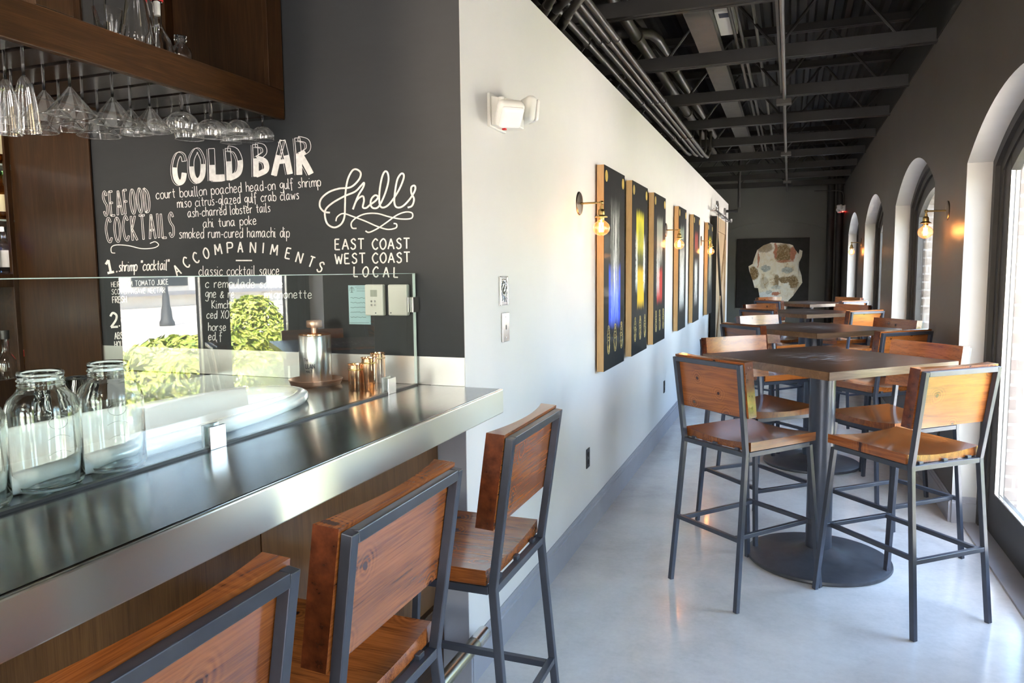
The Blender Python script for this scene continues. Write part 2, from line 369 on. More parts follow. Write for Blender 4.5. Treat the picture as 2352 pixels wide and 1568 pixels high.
def right_wall(x0, x1, ztop, mats, grow=0.):
    b = bm(); ys = [YF-.2]+[v for o in OPEN for v in (o[0]-grow, o[1]+grow)]+[YB+.3]
    for i in range(0, len(ys), 2):      # piers
        prism(b, [(ys[i], 0), (ys[i+1], 0), (ys[i+1], ztop), (ys[i], ztop)], 'x', x0, x1, 0, side=1)
    for a, c, z in OPEN:
        a -= grow; c += grow
        if z: prism(b, [(a, 0), (c, 0), (c, z-grow), (a, z-grow)], 'x', x0, x1, 0, side=1)
        A = arc(a, c, ZS, RISE+grow)
        for p, q in zip(A, A[1:]): prism(b, [p, q, (q[0], ztop), (p[0], ztop)], 'x', x0, x1, 0, side=1)
    bmesh.ops.remove_doubles(b, verts=b.verts, dist=1e-5)
    # drop faces doubled inside the wall
    seen = {}
    for f in b.faces: seen.setdefault(tuple(round(v, 3) for v in f.calc_center_median()), []).append(f)
    bmesh.ops.delete(b, geom=[f for L in seen.values() if len(L) > 1 for f in L], context='FACES_ONLY')
    return b
struct('wall_right', right_wall(XR, 1.2, ZR, None), ['taupe', 'reveal'])
wr = bpy.data.objects['wall_right']
struct('brick_facade', right_wall(1.2, 1.285, 4.3, None, -.012), ['brick', 'brick'], wr)
struct('wall_plate', box(bm(), XR-.01, 1.2, YF, YB, ZR, ZT+.1), 'black', wr)
for i, (a, c, z) in enumerate(OPEN):
    isdoor = z == 0
    nm = {2: 'door_1', 1: 'door_2'}.get(i) if isdoor else 'window_%d' % (i-2 if i else 4)
    root = bpy.data.objects.new(nm, None); C.objects.link(root); root['kind'] = 'structure'
    for t, x0, x1, ins in (('outer_frame', 1.08, 1.19, (0., .055)), ('inner_frame', 1.105, 1.19, (.055, .11)), ('sash', 1.125, 1.17, (.111, .225)))[:2 if isdoor else 3]:
        loops = []
        for e in ins:
            A = arc(a+.002, c-.002, ZS, RISE-.002, e)
            zb = z + (0.002 if isdoor else e+.002)
            loops.append([(A[0][0], zb)] + A + [(A[-1][0], zb)])
        b = bm(); n = len(loops[0])
        for j in range(n-1 if isdoor else n):
            q = (j+1) % n; prism(b, [loops[0][j], loops[0][q], loops[1][q], loops[1][j]], 'x', x0, x1)
        bmesh.ops.remove_doubles(b, verts=b.verts, dist=1e-5)
        struct(t, b, 'frame_dark', root)
    if isdoor:
        mid = (a+c)/2
        for s in (0, 1):
            y0, y1 = (a+.112, mid-.004) if s == 0 else (mid+.004, c-.112)
            A = [p for p in arc(a, c, ZS, RISE, .113, 60) if y0 <= p[0] <= y1]
            I = arc(a, c, ZS, RISE, .19, 60); iy0, iy1 = y0+.13, y1-.085
            if s == 0: iy0, iy1 = y0+.085, y1-.13
            iy0, iy1 = y0+.122, y1-.122
            I = [p for p in I if iy0 <= p[0] <= iy1]
            # leaf as pieces: stiles, bottom rail, arched head
            b = bm()
            def az(y): R_ = arc(a, c, ZS, RISE, .113, 200); return min(R_, key=lambda p: abs(p[0]-y))[1]
            prism(b, [(y0, .015), (iy0, .015), (iy0, az(iy0)), (y0, az(y0))], 'x', 1.115, 1.165)
            prism(b, [(iy1, .015), (y1, .015), (y1, az(y1)), (iy1, az(iy1))], 'x', 1.115, 1.165)
            prism(b, [(iy0, .015), (iy1, .015), (iy1, .255), (iy0, .255)], 'x', 1.115, 1.165)
            for p, q in zip(I, I[1:]): prism(b, [p, q, (q[0], az(q[0])), (p[0], az(p[0]))], 'x', 1.115, 1.165)
            leaf = struct('door_leaf', b, 'frame_dark', root)
            poly = [(iy0-.005, .25), (iy1+.005, .25)] + [(p[0], p[1]+.004) for p in I[::-1]]
            struct('glass_pane', prism(bm(), poly, 'x', 1.137, 1.143), 'pane', leaf)
            b = bm()
            for p, q in (((iy0, .255), (iy1, .255)), ((iy0, .255), (iy0, I[0][1])), ((iy1, .255), (iy1, I[-1][1]))):
                bar(b, Vector((1.125, *p)), Vector((1.125, *q)), .018)
            struct('glazing_bead', b, 'satin', leaf)
    else:
        A = arc(a, c, ZS, RISE, .22)
        poly = [(A[0][0], z+.22)] + A + [(A[-1][0], z+.22)]
        struct('glass_pane', prism(bm(), poly, 'x', 1.147, 1.153), 'pane', root)
        struct('window_sill', box(bm(), XR-.02, 1.085, a-.03, c+.03, z-.03, z+.004), 'trim_gray', root)
# white partition wall and chalkboard wall
struct('wall_left', box(bm(), XL-.14, XL, YC, 14.24, 0, ZW), ['white'])
b = box(bm(), -2.95, XL-.14, YC, YC+.12, 1.24, ZW)
struct('wall_chalkboard', b, 'chalkboard'); wc = bpy.data.objects['wall_chalkboard']
struct('board_end', box(bm(), XL-.14, XL-.0015, YC-.0015, YC, 1.24, ZW), 'chalkboard', wc)
struct('splash_panel', box(bm(), -2.95, XL-.0015, YC-.004, YC+.0, 1.136, 1.24), 'splash', wc)
struct('lower_wall', box(bm(), -2.95, XL-.0015, YC-.002, YC+.0, 0, 1.13), 'gray_wall', wc)
struct('wall_room_left', box(bm(), XF-.2, XF, YF-.2, YB+.3, 0, ZT+.1), 'back_green')
# front wall behind the viewpoint with two large openings
b = bm()
for x0, x1, z0, z1 in ((XF, -2.9, 0, ZT), (-1.7, -.8, 0, ZT), (.4, XR+.25, 0, ZT), (-2.9, -1.7, 0, .6), (-.8, .4, 0, .6), (-2.9, -1.7, 2.5, ZT), (-.8, .4, 2.5, ZT)): box(b, x0, x1, YF-.2, YF, z0, z1)
struct('wall_front', b, 'taupe')
struct('front_sun_block', box(bm(), -3.3, .9, YF-1.9, YF-.2, 2.62, 2.70), 'frame_dark', bpy.data.objects['wall_front'])  # unseen slab added to keep the sun out of the front openings
# back wall with a shallow arched recess
b = bm(); box(b, XF, XR+.2, YB+.06, YB+.3, 0, ZT+.1)
struct('wall_back', b, 'back_green'); wb = bpy.data.objects['wall_back']
A = arc(-1.33, .69, 2.33, .2, 0, 40); b = bm()
prism(b, [(XF, 0), (-1.33, 0), (-1.33, ZT+.05), (XF, ZT+.05)], 'y', YB, YB+.06); prism(b, [(.69, 0), (XR+.1, 0), (XR+.1, ZT+.05), (.69, ZT+.05)], 'y', YB, YB+.06)
for p, q in zip(A, A[1:]): prism(b, [p, q, (q[0], ZT+.05), (p[0], ZT+.05)], 'y', YB, YB+.06)
bmesh.ops.remove_doubles(b, verts=b.verts, dist=1e-5)
struct('trim_2', b, 'back_green')
# baseboards (stepped profile)
PROF = [(0, 0), (.016, 0), (.016, .125), (.011, .13), (.011, .147), (.006, .152), (.004, .165), (0, .165)]
b = prism(bm(), [(XL+p[0], p[1]) for p in PROF], 'y', YC+.0, 14.24); struct('baseboard_left', b, 'trim_gray')
b = prism(bm(), [(XR-p[0], p[1]) for p in PROF], 'y', 5.05, 16.5)
prism(b, [(5.05-p[0], p[1]) for p in PROF], 'x', XR-.0, 1.078); prism(b, [(XR-p[0], p[1]) for p in PROF], 'y', YF, 3.02)
struct('baseboard_right', b, 'trim_gray')
b = box(bm(), -1.21, XL+.016, YC-.018, YC-.002, 0, .15); struct('baseboard_front', b, 'trim_gray', bevel=.004)
struct('trim_1', box(bm(), 1.0, 1.2, 3.02, 5.05, 0, .012), 'trim_gray')
# ------------------------------------------------------------------ ceiling steel, pipes
JY = [4.89+1.36*k for k in range(-6, 9)]
for i, y in enumerate(JY):
    b = bm()
    for s in (-.024, .024):
        box(b, XF, XR, y+s-.018, y+s+.018, 3.16, 3.168); box(b, XF, XR, y+s-.003, y+s+.003, 3.16, 3.26)
        box(b, XF, XR, y+s-.018, y+s+.018, ZT-.07, ZT-.062); box(b, XF, XR, y+s-.003, y+s+.003, ZT-.07, ZT)
    box(b, XF, XR, y-.02, y+.02, 3.225, 3.26)
    x = XF+.1; u = True
    while x < XR-.1:
        path_tube(b, [(x, y, 3.24 if u else ZT-.04), (x+.42, y, ZT-.04 if u else 3.24)], .013, 6); x += .42; u = not u
    o = obj('ceiling_joist', b, 'joist'); o['kind'] = 'structure'
def pipe(name, pts, r, label, cat='pipe', mat='pipe', group=None, couplings=(), seg=12):
    b = path_tube(bm(), pts, r, seg)
    o = obj(name, b, mat, smooth='auto'); tag(o, label, cat, group)
    if couplings:
        for cy in couplings:
            p, q = next((Vector(u), Vector(v)) for u, v in zip(pts, pts[1:]) if u[1] <= cy <= v[1]); t = (cy-p.y)/(q.y-p.y); c = p.lerp(q, t)
            bb = path_tube(bm(), [c-Vector((0, .03, 0)), c+Vector((0, .03, 0))], r*1.28, seg); obj('coupling', bb, mat, o, smooth='auto')
    return o
PX = [-1.213, -1.135, -1.08, -1.028]
for i, x in enumerate(PX):
    pipe('conduit_pipe', [(x, .6, 2.95), (x, 9.3+.1*i, 2.95), (x+.01, 9.5+.1*i, 2.96), (x+.03, 9.62+.1*i, 3.05), (x+.03, 9.66+.1*i, 3.3)], .02,
         '%s gray conduit pipe from the white wall, running along above it' % ORD[i], 'pipe', couplings=(3.6, 4.62, 6.4, 8.2))
for i, L in enumerate((((1289, 60), (1305, 33), (1333, -4)), ((1264, 41), (1278, 21), (1303, -4)), ((1248, 29), (1258, 12), (1268, -4)))):
    q = [on_z(x, y, 2.86) for x, y in L]
    t = thing('flexible_connector', 'gray flexible conduit fitting at the top corner of the white wall, %s from the right' % ORD[i], 'conduit')
    b = bm(); d = (q[1]-q[0])
    path_tube(b, [q[0]+d*(k/14) for k in range(15)], [.021 if k % 2 else .027 for k in range(15)], 12); obj('ribbed_hose', b, 'pipe', t, smooth=True)
    obj('straight_tube', path_tube(bm(), [q[1]-d*.02, q[1]+(q[2]-q[1])*1.6], .022, 12), 'pipe', t, smooth='auto')
p1, p2 = on_z(1440, 51, 3.36), on_z(1489, 110, 3.36)
pipe('drain_pipe', [(p1.x, 1.0, 3.36), (p1.x, 12.2, 3.36)], .042, 'thick gray drain pipe hanging above the steel joists, right of the conduits', couplings=(5.95, 9.0), seg=16)
pipe('drain_pipe', [(-1.35, 6.0, 3.42), (-1.2, 6.03, 3.42), (-1.09, 6.12, 3.42), (-1.06, 6.25, 3.42), (-1.06, 11.8, 3.42)], .04, 'thick gray drain pipe with a bend beside the conduits under the ceiling', couplings=(7.2, 9.6), seg=16)
b = box(bm(), -.79, -.60, 3.9, 13.4, 3.42, 3.44); box(b, -.79, -.785, 3.9, 13.4, 3.44, 3.5); box(b, -.605, -.60, 3.9, 13.4, 3.44, 3.5)
tag(obj('cable_tray', b, 'pipe', bevel=.003), 'wide flat gray steel tray running lengthwise above the ceiling joists', 'cable tray')
for i, x in enumerate((-.47, -.42, -.30)):
    pipe('thin_conduit', [(x, 3.0, 3.45), (x, 13.2, 3.45)], .014, '%s thin conduit right of the flat steel tray under the ceiling' % ORD[i], seg=8)
# central conduit below the joists with boxes and kinks
b = bm(); ys = [.5, 7.2, 7.36, 10.55, 10.7, 13.9, 14.05, 16.4]
pts = [(-.085, .5, 3.13), (-.09, 7.15, 3.13), (-.09, 7.3, 3.09), (-.09, 7.5, 3.09), (-.095, 7.62, 3.13), (-.1, 10.45, 3.13), (-.1, 10.6, 3.09), (-.1, 10.8, 3.09), (-.1, 10.95, 3.13), (-.105, 13.8, 3.13), (-.105, 14.0, 3.09), (-.105, 14.2, 3.09), (-.11, 16.4, 3.13)]
t = thing('conduit_run', 'long gray conduit with junction boxes running down the middle of the ceiling', 'conduit')
obj('conduit_tube', path_tube(bm(), pts, .017, 8), 'pipe', t, smooth='auto'); obj('conduit_strut', box(bm(), -.125, -.108, .5, 7.3, 3.125, 3.15), 'pipe', t)
for y in (7.4, 10.7, 14.1): obj('junction_box', box(bm(), -.16, -.03, y-.06, y+.06, 3.045, 3.09), 'pipe', t, bevel=.004)
t = thing('ballast_box', 'pale gray electrical box hanging from the deck beside the flat steel tray', 'electrical box')
p = on_z(1670, 45, 3.55)
obj('housing', box(bm(), p.x-.07, p.x+.07, p.y-.35, p.y+.25, 3.5, 3.62), 'plastic', t, bevel=.006); obj('label_plate', box(bm(), p.x-.04, p.x+.04, p.y-.32, p.y-.22, 3.498, 3.5), 'ink', t)
for dx in (-.05, .05): obj('hanger_rod', path_tube(bm(), [(p.x+dx, p.y, 3.6), (p.x+dx, p.y, ZT+.02)], .005, 6), 'pipe', t)
t = thing('sprinkler_pipe', 'dark pipe dropping from the ceiling and elbowing into the end of the white wall', 'pipe')
q = on_y(1697, 484, 13.7)
obj('drop_pipe', path_tube(bm(), [(q.x, 13.7, ZT), (q.x, 13.7, q.z+.06), (q.x-.02, 13.7, q.z+.015), (q.x-.06, 13.7, q.z), (XL+.003, 13.7, q.z)], .024, 12), 'joist', t, smooth='auto')
obj('elbow', lathe(bm(), [(0, -.03), (.032, -.03), (.032, .03), (0, .03)], (q.x-.045, 13.7, q.z), 14, axis='x'), 'joist', t, smooth='auto')
for i, (x, r) in enumerate(((.72, .07), (.88, .06))):
    pipe('riser_pipe', [(x, 16.2, 0), (x, 16.2, ZT)], r, ['tall dark vertical pipe in the far corner nearer the portrait', 'tall dark vertical pipe in the far corner against the window wall'][i], mat='frame_dark', seg=24)
pipe('bent_conduit', [(.93, 15.95, 2.6), (.93, 15.95, 2.95), (.91, 15.95, 3.02), (.85, 15.95, 3.05), (.4, 15.95, 3.06)], .012, 'thin curved conduit above the far emergency lamp', seg=8)
# ------------------------------------------------------------------ bar stools
def make_stool(label):
    t = thing('bar_stool', label, 'bar stool', group=None)
    S = .022
    fx, rx, kx, tx = .228, .218, .198, .206
    foot_r, knee, top_ = Vector((rx, -.275, 0)), Vector((kx, -.212, .712)), Vector((tx, -.268, 1.118))
    foot_f, top_f = Vector((fx, .275, 0)), Vector((kx, .212, .712))
    def mx(v, s): return Vector((v.x*s, v.y, v.z))
    for s in (-1, 1):
        b = path_tube(bm(), [mx(foot_r, s), mx(knee, s)+Vector((0, -.002, -.01)), mx(knee, s)+Vector((0, -.001, .012)), mx(top_, s)+Vector((0, -.0013, .0105))], S/2, square=True, hint=Vector((0, 1, 0)))
        obj('leg', b, 'dark_metal', t, bevel=.0018)
        b = path_tube(bm(), [mx(foot_f, s), mx(top_f, s)], S/2, square=True, hint=Vector((0, 1, 0))); obj('leg', b, 'dark_metal', t, bevel=.0018)
    obj('top_rail', bar(bm(), mx(top_, -1)+Vector((.011, 0, 0)), mx(top_, 1)-Vector((.011, 0, 0)), S), 'dark_metal', t, bevel=.0018)
    b = bm()
    for a, c in ((mx(knee, -1), knee), (mx(top_f, -1), top_f)): bar(b, Vector((a.x+.011, a.y, .715)), Vector((c.x-.011, c.y, .715)), S)
    for s in (-1, 1): bar(b, Vector((kx*s, -.201, .715)), Vector((kx*s, .201, .715)), S)
    for x in (-.14, 0, .14):
        for y in (-.205, .205): box(b, x-.012, x+.012, y-.006, y+.006, .724, .737)
    obj('seat_frame', b, 'dark_metal', t, bevel=.0015)
    def at(a, c, z): k = z/.712; return a.lerp(c, k)
    r3, f3 = at(foot_r, knee, .325), at(foot_f, top_f, .325)
    b = bar(bm(), mx(r3, -1)+Vector((.011, 0, 0)), r3-Vector((.011, 0, 0)), .02); obj('stretcher', b, 'dark_metal', t, bevel=.0015)
    b = bar(bm(), mx(f3, -1)+Vector((.011, 0, 0)), f3-Vector((.011, 0, 0)), .02); obj('stretcher', b, 'dark_metal', t, bevel=.0015)
    for s in (-1, 1):
        x = s*(r3.x-.035); b = bar(bm(), Vector((x, r3.y+.01, .325)), Vector((x, f3.y-.01, .325)), .02); obj('stretcher', b, 'dark_metal', t, bevel=.0015)
    # scooped seat
    b = bm(); n, m = 24, 6; hw, y0, y1 = .213, -.197, .238
    def zt(x): return .772-.016*(1-(x/hw)**2)
    T, B = [], []
    for j in range(m+1):
        y = y0+(y1-y0)*j/m
        T.append([b.verts.new((-hw+2*hw*i/n, y, zt(-hw+2*hw*i/n))) for i in range(n+1)])
        B.append([b.verts.new((-hw+2*hw*i/n, y, 0.731-.004*(1-((-hw+2*hw*i/n)/hw)**2))) for i in range(n+1)])
    for j in range(m):
        for i in range(n):
            b.faces.new((T[j][i], T[j][i+1], T[j+1][i+1], T[j+1][i])); b.faces.new((B[j][i+1], B[j][i], B[j+1][i], B[j+1][i+1]))
    for i in range(n): b.faces.new((T[0][i], B[0][i], B[0][i+1], T[0][i+1])); b.faces.new((T[m][i+1], B[m][i+1], B[m][i], T[m][i]))
    for j in range(m): b.faces.new((T[j][0], T[j+1][0], B[j+1][0], B[j][0])); b.faces.new((T[j+1][n], T[j][n], B[j][n], B[j+1][n]))
    obj('seat', b, 'seatwood', t, smooth='auto', bevel=.004)
    # curved back plank, leaning with the posts
    b = bm(); hw = .222; z0, z1 = .885, 1.138
    def yr(z): return knee.y + (top_.y-knee.y)*(z-.712)/(1.118-.712) + .0125
    def th(x): return .024+.026*(x/hw)**2
    R0 = []
    for z in (z0, z1): R0.append(([b.verts.new((-hw+2*hw*i/n, yr(z), z)) for i in range(n+1)], [b.verts.new((-hw+2*hw*i/n, yr(z)+th(-hw+2*hw*i/n), z+.003)) for i in range(n+1)]))
    (a0, f0), (a1, f1) = R0
    for i in range(n):
        b.faces.new((a0[i], a0[i+1], a1[i+1], a1[i])); b.faces.new((f0[i+1], f0[i], f1[i], f1[i+1])); b.faces.new((a1[i], a1[i+1], f1[i+1], f1[i])); b.faces.new((a0[i+1], a0[i], f0[i], f0[i+1]))
    for f in (b.faces.new((a0[0], a1[0], f1[0], f0[0])), b.faces.new((a1[n], a0[n], f0[n], f1[n]))): f.material_index = 1
    obj('backrest', b, ['backwood', 'endgrain'], t, smooth='auto', bevel=.004)
    return t
R = math.radians
stool0 = make_stool('wooden bar stool at the counter, nearest the camera, with a large knot in its back')
stool0.location = (-.93, .64, 0); stool0.rotation_euler = (0, 0, R(90))
def stool(x, y, heading, label): return dup(stool0, (x, y, 0), R(heading-90), label)
stool(-.932, 1.211, 180, 'wooden bar stool at the counter, middle one of the three facing the steel bar')
stool(-.925, 1.936, 180, 'wooden bar stool at the end of the counter, beside the white wall corner')
TBL = [(.172, 4.16), (.185, 6.27), (.16, 8.55), (.24, 10.8)]
WH = ['nearest', 'second', 'third', 'farthest']
SP = {0: [(-.185, 3.72, 50), (.50, 3.70, 131), (-.16, 4.53, -48), (.54, 4.40, -138)],
      1: [(-.15, 5.93, 42), (.55, 5.62, 131), (-.10, 6.72, -44), (.62, 6.46, -143)],
      2: [(-.15, 8.14, 50), (.52, 8.08, 134), (-.17, 8.93, -46), (.50, 8.95, -135)],
      3: [(-.10, 10.38, 48), (.58, 10.36, 135), (-.12, 11.2, -44), (.60, 11.22, -138)]}
SIDE = ['near side toward the white wall', 'near side toward the windows', 'far side toward the white wall', 'far side toward the windows']
for k, L in SP.items():
    for i, (x, y, h) in enumerate(L):
        stool(x, y, h, 'wooden bar stool at the %s high table, %s' % (WH[k], SIDE[i]))
# ------------------------------------------------------------------ high tables
def make_table(label):
    t = thing('high_table', label, 'high table')
    hs = .432
    obj('tabletop', box(bm(), -hs, hs, -hs, hs, 1.05, 1.088), 'tabletop', t, bevel=.003)
    b = bm(); e = hs+.002
    for s in (-1, 1): box(b, -e, e, s*hs-.002, s*hs+.002, 1.0495, 1.0875); box(b, s*hs-.002, s*hs+.002, -e, e, 1.0495, 1.0875)
    obj('edge_band', b, 'oak_edge', t)
    obj('base_plate', lathe(bm(), [(0, 0), (.355, 0), (.362, .008), (.36, .02), (.34, .027), (.2, .04), (.11, .055), (.075, .075), (0, .075)], seg=56), 'black_iron', t, smooth='auto')
    obj('column', lathe(bm(), [(0, .055), (.066, .055), (.064, .3), (.064, 1.03), (0, 1.03)], seg=36), 'dark_metal', t, smooth='auto')
    b = box(bm(), -.17, .17, -.03, .03, 1.03, 1.05); box(b, -.03, .03, -.17, .17, 1.031, 1.0505); obj('spider_bracket', b, 'black_iron', t)
    return t
t0 = make_table('square dark wood high table nearest the camera, worn scratches on its top')
t0.location = (*TBL[0], 0); t0.rotation_euler = (0, 0, R(45))
for k, lab in ((1, 'second'), (2, 'third')): dup(t0, (*TBL[k], 0), R(45), 'square dark wood high table, %s from the camera in the row' % lab)
dup(t0, (*TBL[3], 0), R(45), 'square dark wood high table farthest down the room, before the portrait painting')
# ------------------------------------------------------------------ bar counter
ZC = 1.135
t = thing('bar_counter', 'long bar with brushed stainless steel top and dark wood front panels', 'bar', (0, 0, 0))
obj('front_apron', box(bm(), -.9555, -.945, -1.2, YC-.006, 1.049, ZC-.0005), 'apron', t, bevel=.0035)
obj('steel_top', box(bm(), -2.25, -.9555, -1.2, YC-.006, 1.049, ZC), 'steel', t, bevel=.004)
b = box(bm(), -2.0, -1.222, -1.2, YC-.005, 0, 1.049); obj('carcass', b, 'black', t)
ys = [-1.2, -.34, .55, 1.44, YC-.006]
for a, c in zip(ys, ys[1:]): obj('front_panel', box(bm(), -1.222, -1.207, a+.002, c-.002, .12, 1.048), 'barwood', t, bevel=.002)
b = box(bm(), -1.222, -1.185, -1.2, YC-.006, .30, .325); box(b, -1.222, -1.195, -1.2, YC-.006, .02, .30); obj('plinth', b, 'rackwood', t, bevel=.004)
t = thing('foot_rail', 'round metal foot rail along the base of the bar', 'foot rail')
obj('rail', path_tube(bm(), [(-1.045, -1.2, .20), (-1.045, 2.44, .20)], .026, 18), 'rail', t, smooth='auto')
obj('end_cap', lathe(bm(), [(0, 2.44), (.0268, 2.44), (.0268, 2.452), (.02, 2.458), (0, 2.46)], (-1.045, .2, 0) if 0 else (-1.045, 0, .2), 18, axis='y'), 'satin', t, smooth='auto') if False else None
b = path_tube(bm(), [(-1.045, 2.36, .20), (-1.045, 2.455, .20)], .0275, 18); obj('end_cap', b, 'satin', t, smooth='auto')
for y in (.3, 1.45):
    obj('bracket', path_tube(bm(), [(-1.045, y, .2), (-1.12, y, .2), (-1.196, y, .2)], .012, 10), 'brass', t)
# glass guard and its clips
XG = -1.287
t = thing('glass_guard', 'clear glass sneeze guard standing on the steel bar', 'glass guard')
obj('pane', box(bm(), XG-.005, XG+.005, -.2, YC-.016, ZC+.002, 1.545), 'guard', t)
b = box(bm(), XG-.0052, XG+.0052, -.2, YC-.016, 1.5445, 1.5465); box(b, XG-.0052, XG+.0052, YC-.018, YC-.0145, ZC+.002, 1.545); obj('polished_edge', b, 'guard_edge', t)
obj('gasket', box(bm(), XG-.008, XG+.008, -.2, YC-.016, ZC, ZC+.006), 'black_plastic', t)
for i, y in enumerate((1.385, 2.215)):
    c = thing('glass_clip', ['square steel clip holding the glass guard in the middle of the bar', 'square steel clip holding the glass guard near the copper cups'][i], 'clip')
    obj('front_plate', box(bm(), XG+.007, XG+.014, y-.026, y+.026, ZC, ZC+.055), 'satin', c, bevel=.001); obj('rear_plate', box(bm(), XG-.014, XG-.007, y-.026, y+.026, ZC, ZC+.058), 'satin', c, bevel=.001)
c = thing('wall_clip', 'steel clip fixing the glass guard to the chalkboard beside the white box', 'clip')
obj('front_plate', box(bm(), XG+.006, XG+.013, YC-.05, YC-.004, 1.405, 1.46), 'satin', c, bevel=.001); obj('rear_plate', box(bm(), XG-.013, XG-.006, YC-.05, YC-.004, 1.405, 1.46), 'satin', c, bevel=.001)
# oval white basin
def oval(hx, hy, n=72):
    pts = []
    for i in range(n):
        a = 2*PI*i/n; ca, sa = math.cos(a), math.sin(a)
        e = 2/2.6
        pts.append((hx*math.copysign(abs(ca)**e, ca), hy*math.copysign(abs(sa)**e, sa)))
    return pts
b = bm(); rings = []
for hx, hy, z in ((.218, .85, .0), (.232, .865, .006), (.236, .870, .018), (.232, .865, .030), (.218, .85, .037), (.200, .83, .037), (.186, .815, .030), (.178, .805, .012), (.17, .79, -.02), (.15, .76, -.058), (.10, .68, -.068)):
    rings.append([b.verts.new((x, y, z)) for x, y in oval(hx, hy)])
for A, B in zip(rings, rings[1:]):
    for i in range(len(A)): b.faces.new((A[i], A[(i+1) % len(A)], B[(i+1) % len(A)], B[i]))
b.faces.new(rings[-1])
tub = obj('oval_basin', b, 'enamel', smooth=True, loc=(-1.585, 1.20, ZC+.001)); tag(tub, 'long oval white enamel basin with a rounded rim behind the glass guard', 'basin')
# cut the steel top under the basin so that its bowl is open
cut = bpy.data.objects['steel_top']; cut.modifiers.remove(cut.modifiers[0])
bmx = bm(); P = oval(.214, .845); prism(bmx, P, 'z', -.2, .1)
mtmp = bpy.data.meshes.new('tmp'); bmesh.ops.recalc_face_normals(bmx, faces=bmx.faces); bmx.to_mesh(mtmp); bmx.free(); otmp = bpy.data.objects.new('tmp', mtmp); C.objects.link(otmp); otmp.location = tub.location
md = cut.modifiers.new('cut', 'BOOLEAN'); md.object = otmp; md.operation = 'DIFFERENCE'
bpy.context.view_layer.update(); dg = bpy.context.evaluated_depsgraph_get()
me = bpy.data.meshes.new_from_object(cut.evaluated_get(dg)); cut.modifiers.clear(); cut.data = me
bpy.data.objects.remove(otmp)
md = cut.modifiers.new('b', 'BEVEL'); md.width = .004; md.segments = 2; md.limit_method = 'ANGLE'; md.angle_limit = 1.2
# jars
def make_jar(label, loc, rz):
    t = thing('mason_jar', label, 'glass jar', loc, rz)
    r = .065
    out = [(0, .0), (.05, .0), (.060, .004), (r, .014), (r, .150), (.064, .163), (.058, .178), (.047, .189), (.0415, .196), (.0395, .202), (.0415, .204), (.0415, .206), (.0385, .209), (.0415, .213), (.0415, .215), (.0385, .218), (.0405, .223), (.0405, .228), (.0375, .231)]
    inn = [(.0345, .230), (.0345, .200), (.040, .191), (.053, .179), (.0605, .160), (.0615, .15), (.0615, .016), (.055, .009), (.03, .013), (0, .015)]
    obj('body', lathe(bm(), out+inn, seg=48), 'jarglass', t, smooth=True)
    # embossed marks on the glass
    b = bm(); E = lambda a, z: (.0653*math.sin(a), -.0653*math.cos(a), z)
    path_tube(b, [E(.26*math.cos(u), .137+.013*math.sin(u)) for u in [2*PI*i/20 for i in range(20)]], .0005, 6, closed=True)
    for z in (.075, .105): path_tube(b, [E(-.3+.06*i, z+.007*math.sin(i*.31)) for i in range(11)], .0004, 6)
    obj('embossing', b, 'jarglass', t, smooth=True)
    return t
make_jar('large clear glass jar behind the guard, right-hand jar of three beside the basin', (-1.362, 1.168, ZC+.0005), R(60))
make_jar('large clear glass jar behind the guard, middle jar of the three', (-1.362, 1.015, ZC+.0005), R(75))
make_jar('large clear glass jar behind the guard, cut off by the edge of the picture', (-1.362, .865, ZC+.0005), R(40))
# carafe and tumblers behind jars
def bottle_prof(r, h, nr, sh, neck, wall=.003):
    out = [(0, 0), (r*.9, 0), (r, .006), (r, sh), (r*.9, sh+(neck-sh)*.3), (nr*1.3, neck-.01), (nr, neck), (nr, h-.008), (nr*1.2, h-.006), (nr*1.2, h)]
    inn = [(nr-wall, h), (nr-wall, neck), (nr*1.3-wall, neck-.012), (r*.9-wall, sh+(neck-sh)*.28), (r-wall, sh-.002), (r-wall, .012), (0, .012)]
    return out, inn
p = on_z(16, 958, ZC)
t = thing('glass_carafe', 'tall narrow clear glass carafe standing behind the leftmost jars', 'carafe', (-1.93, 1.06, ZC+.0005))
o_, i_ = [(0, 0), (.045, 0), (.048, .008), (.046, .05), (.036, .13), (.031, .2), (.036, .25), (.044, .275)], [(.042, .275), (.033, .25), (.028, .2), (.033, .13), (.043, .05), (.043, .016), (0, .014)]
obj('body', lathe(bm(), o_+i_, seg=36), 'glass', t, smooth=True)
for i, (px, py) in enumerate(((165, 935), (186, 930))):
    q = on_z(px, py, ZC)
    t = thing('tumbler', ['clear ribbed tumbler with a dark rim seen between the jars', 'clear ribbed tumbler with a dark rim seen beside the right-hand jar'][i], 'tumbler', (-2.08+.03*i, 1.55+.1*i, ZC+.0005))
    obj('cup', lathe(bm(), [(0, 0), (.027, 0), (.03, .005), (.036, .10), (.034, .10), (.028, .01), (0, .01)], seg=30), 'glass', t, smooth=True)
    obj('rim', lathe(bm(), [(.0362, .098), (.0372, .104), (.0345, .104), (.0338, .098)], seg=30, closed=True), 'black_plastic', t, smooth=True)
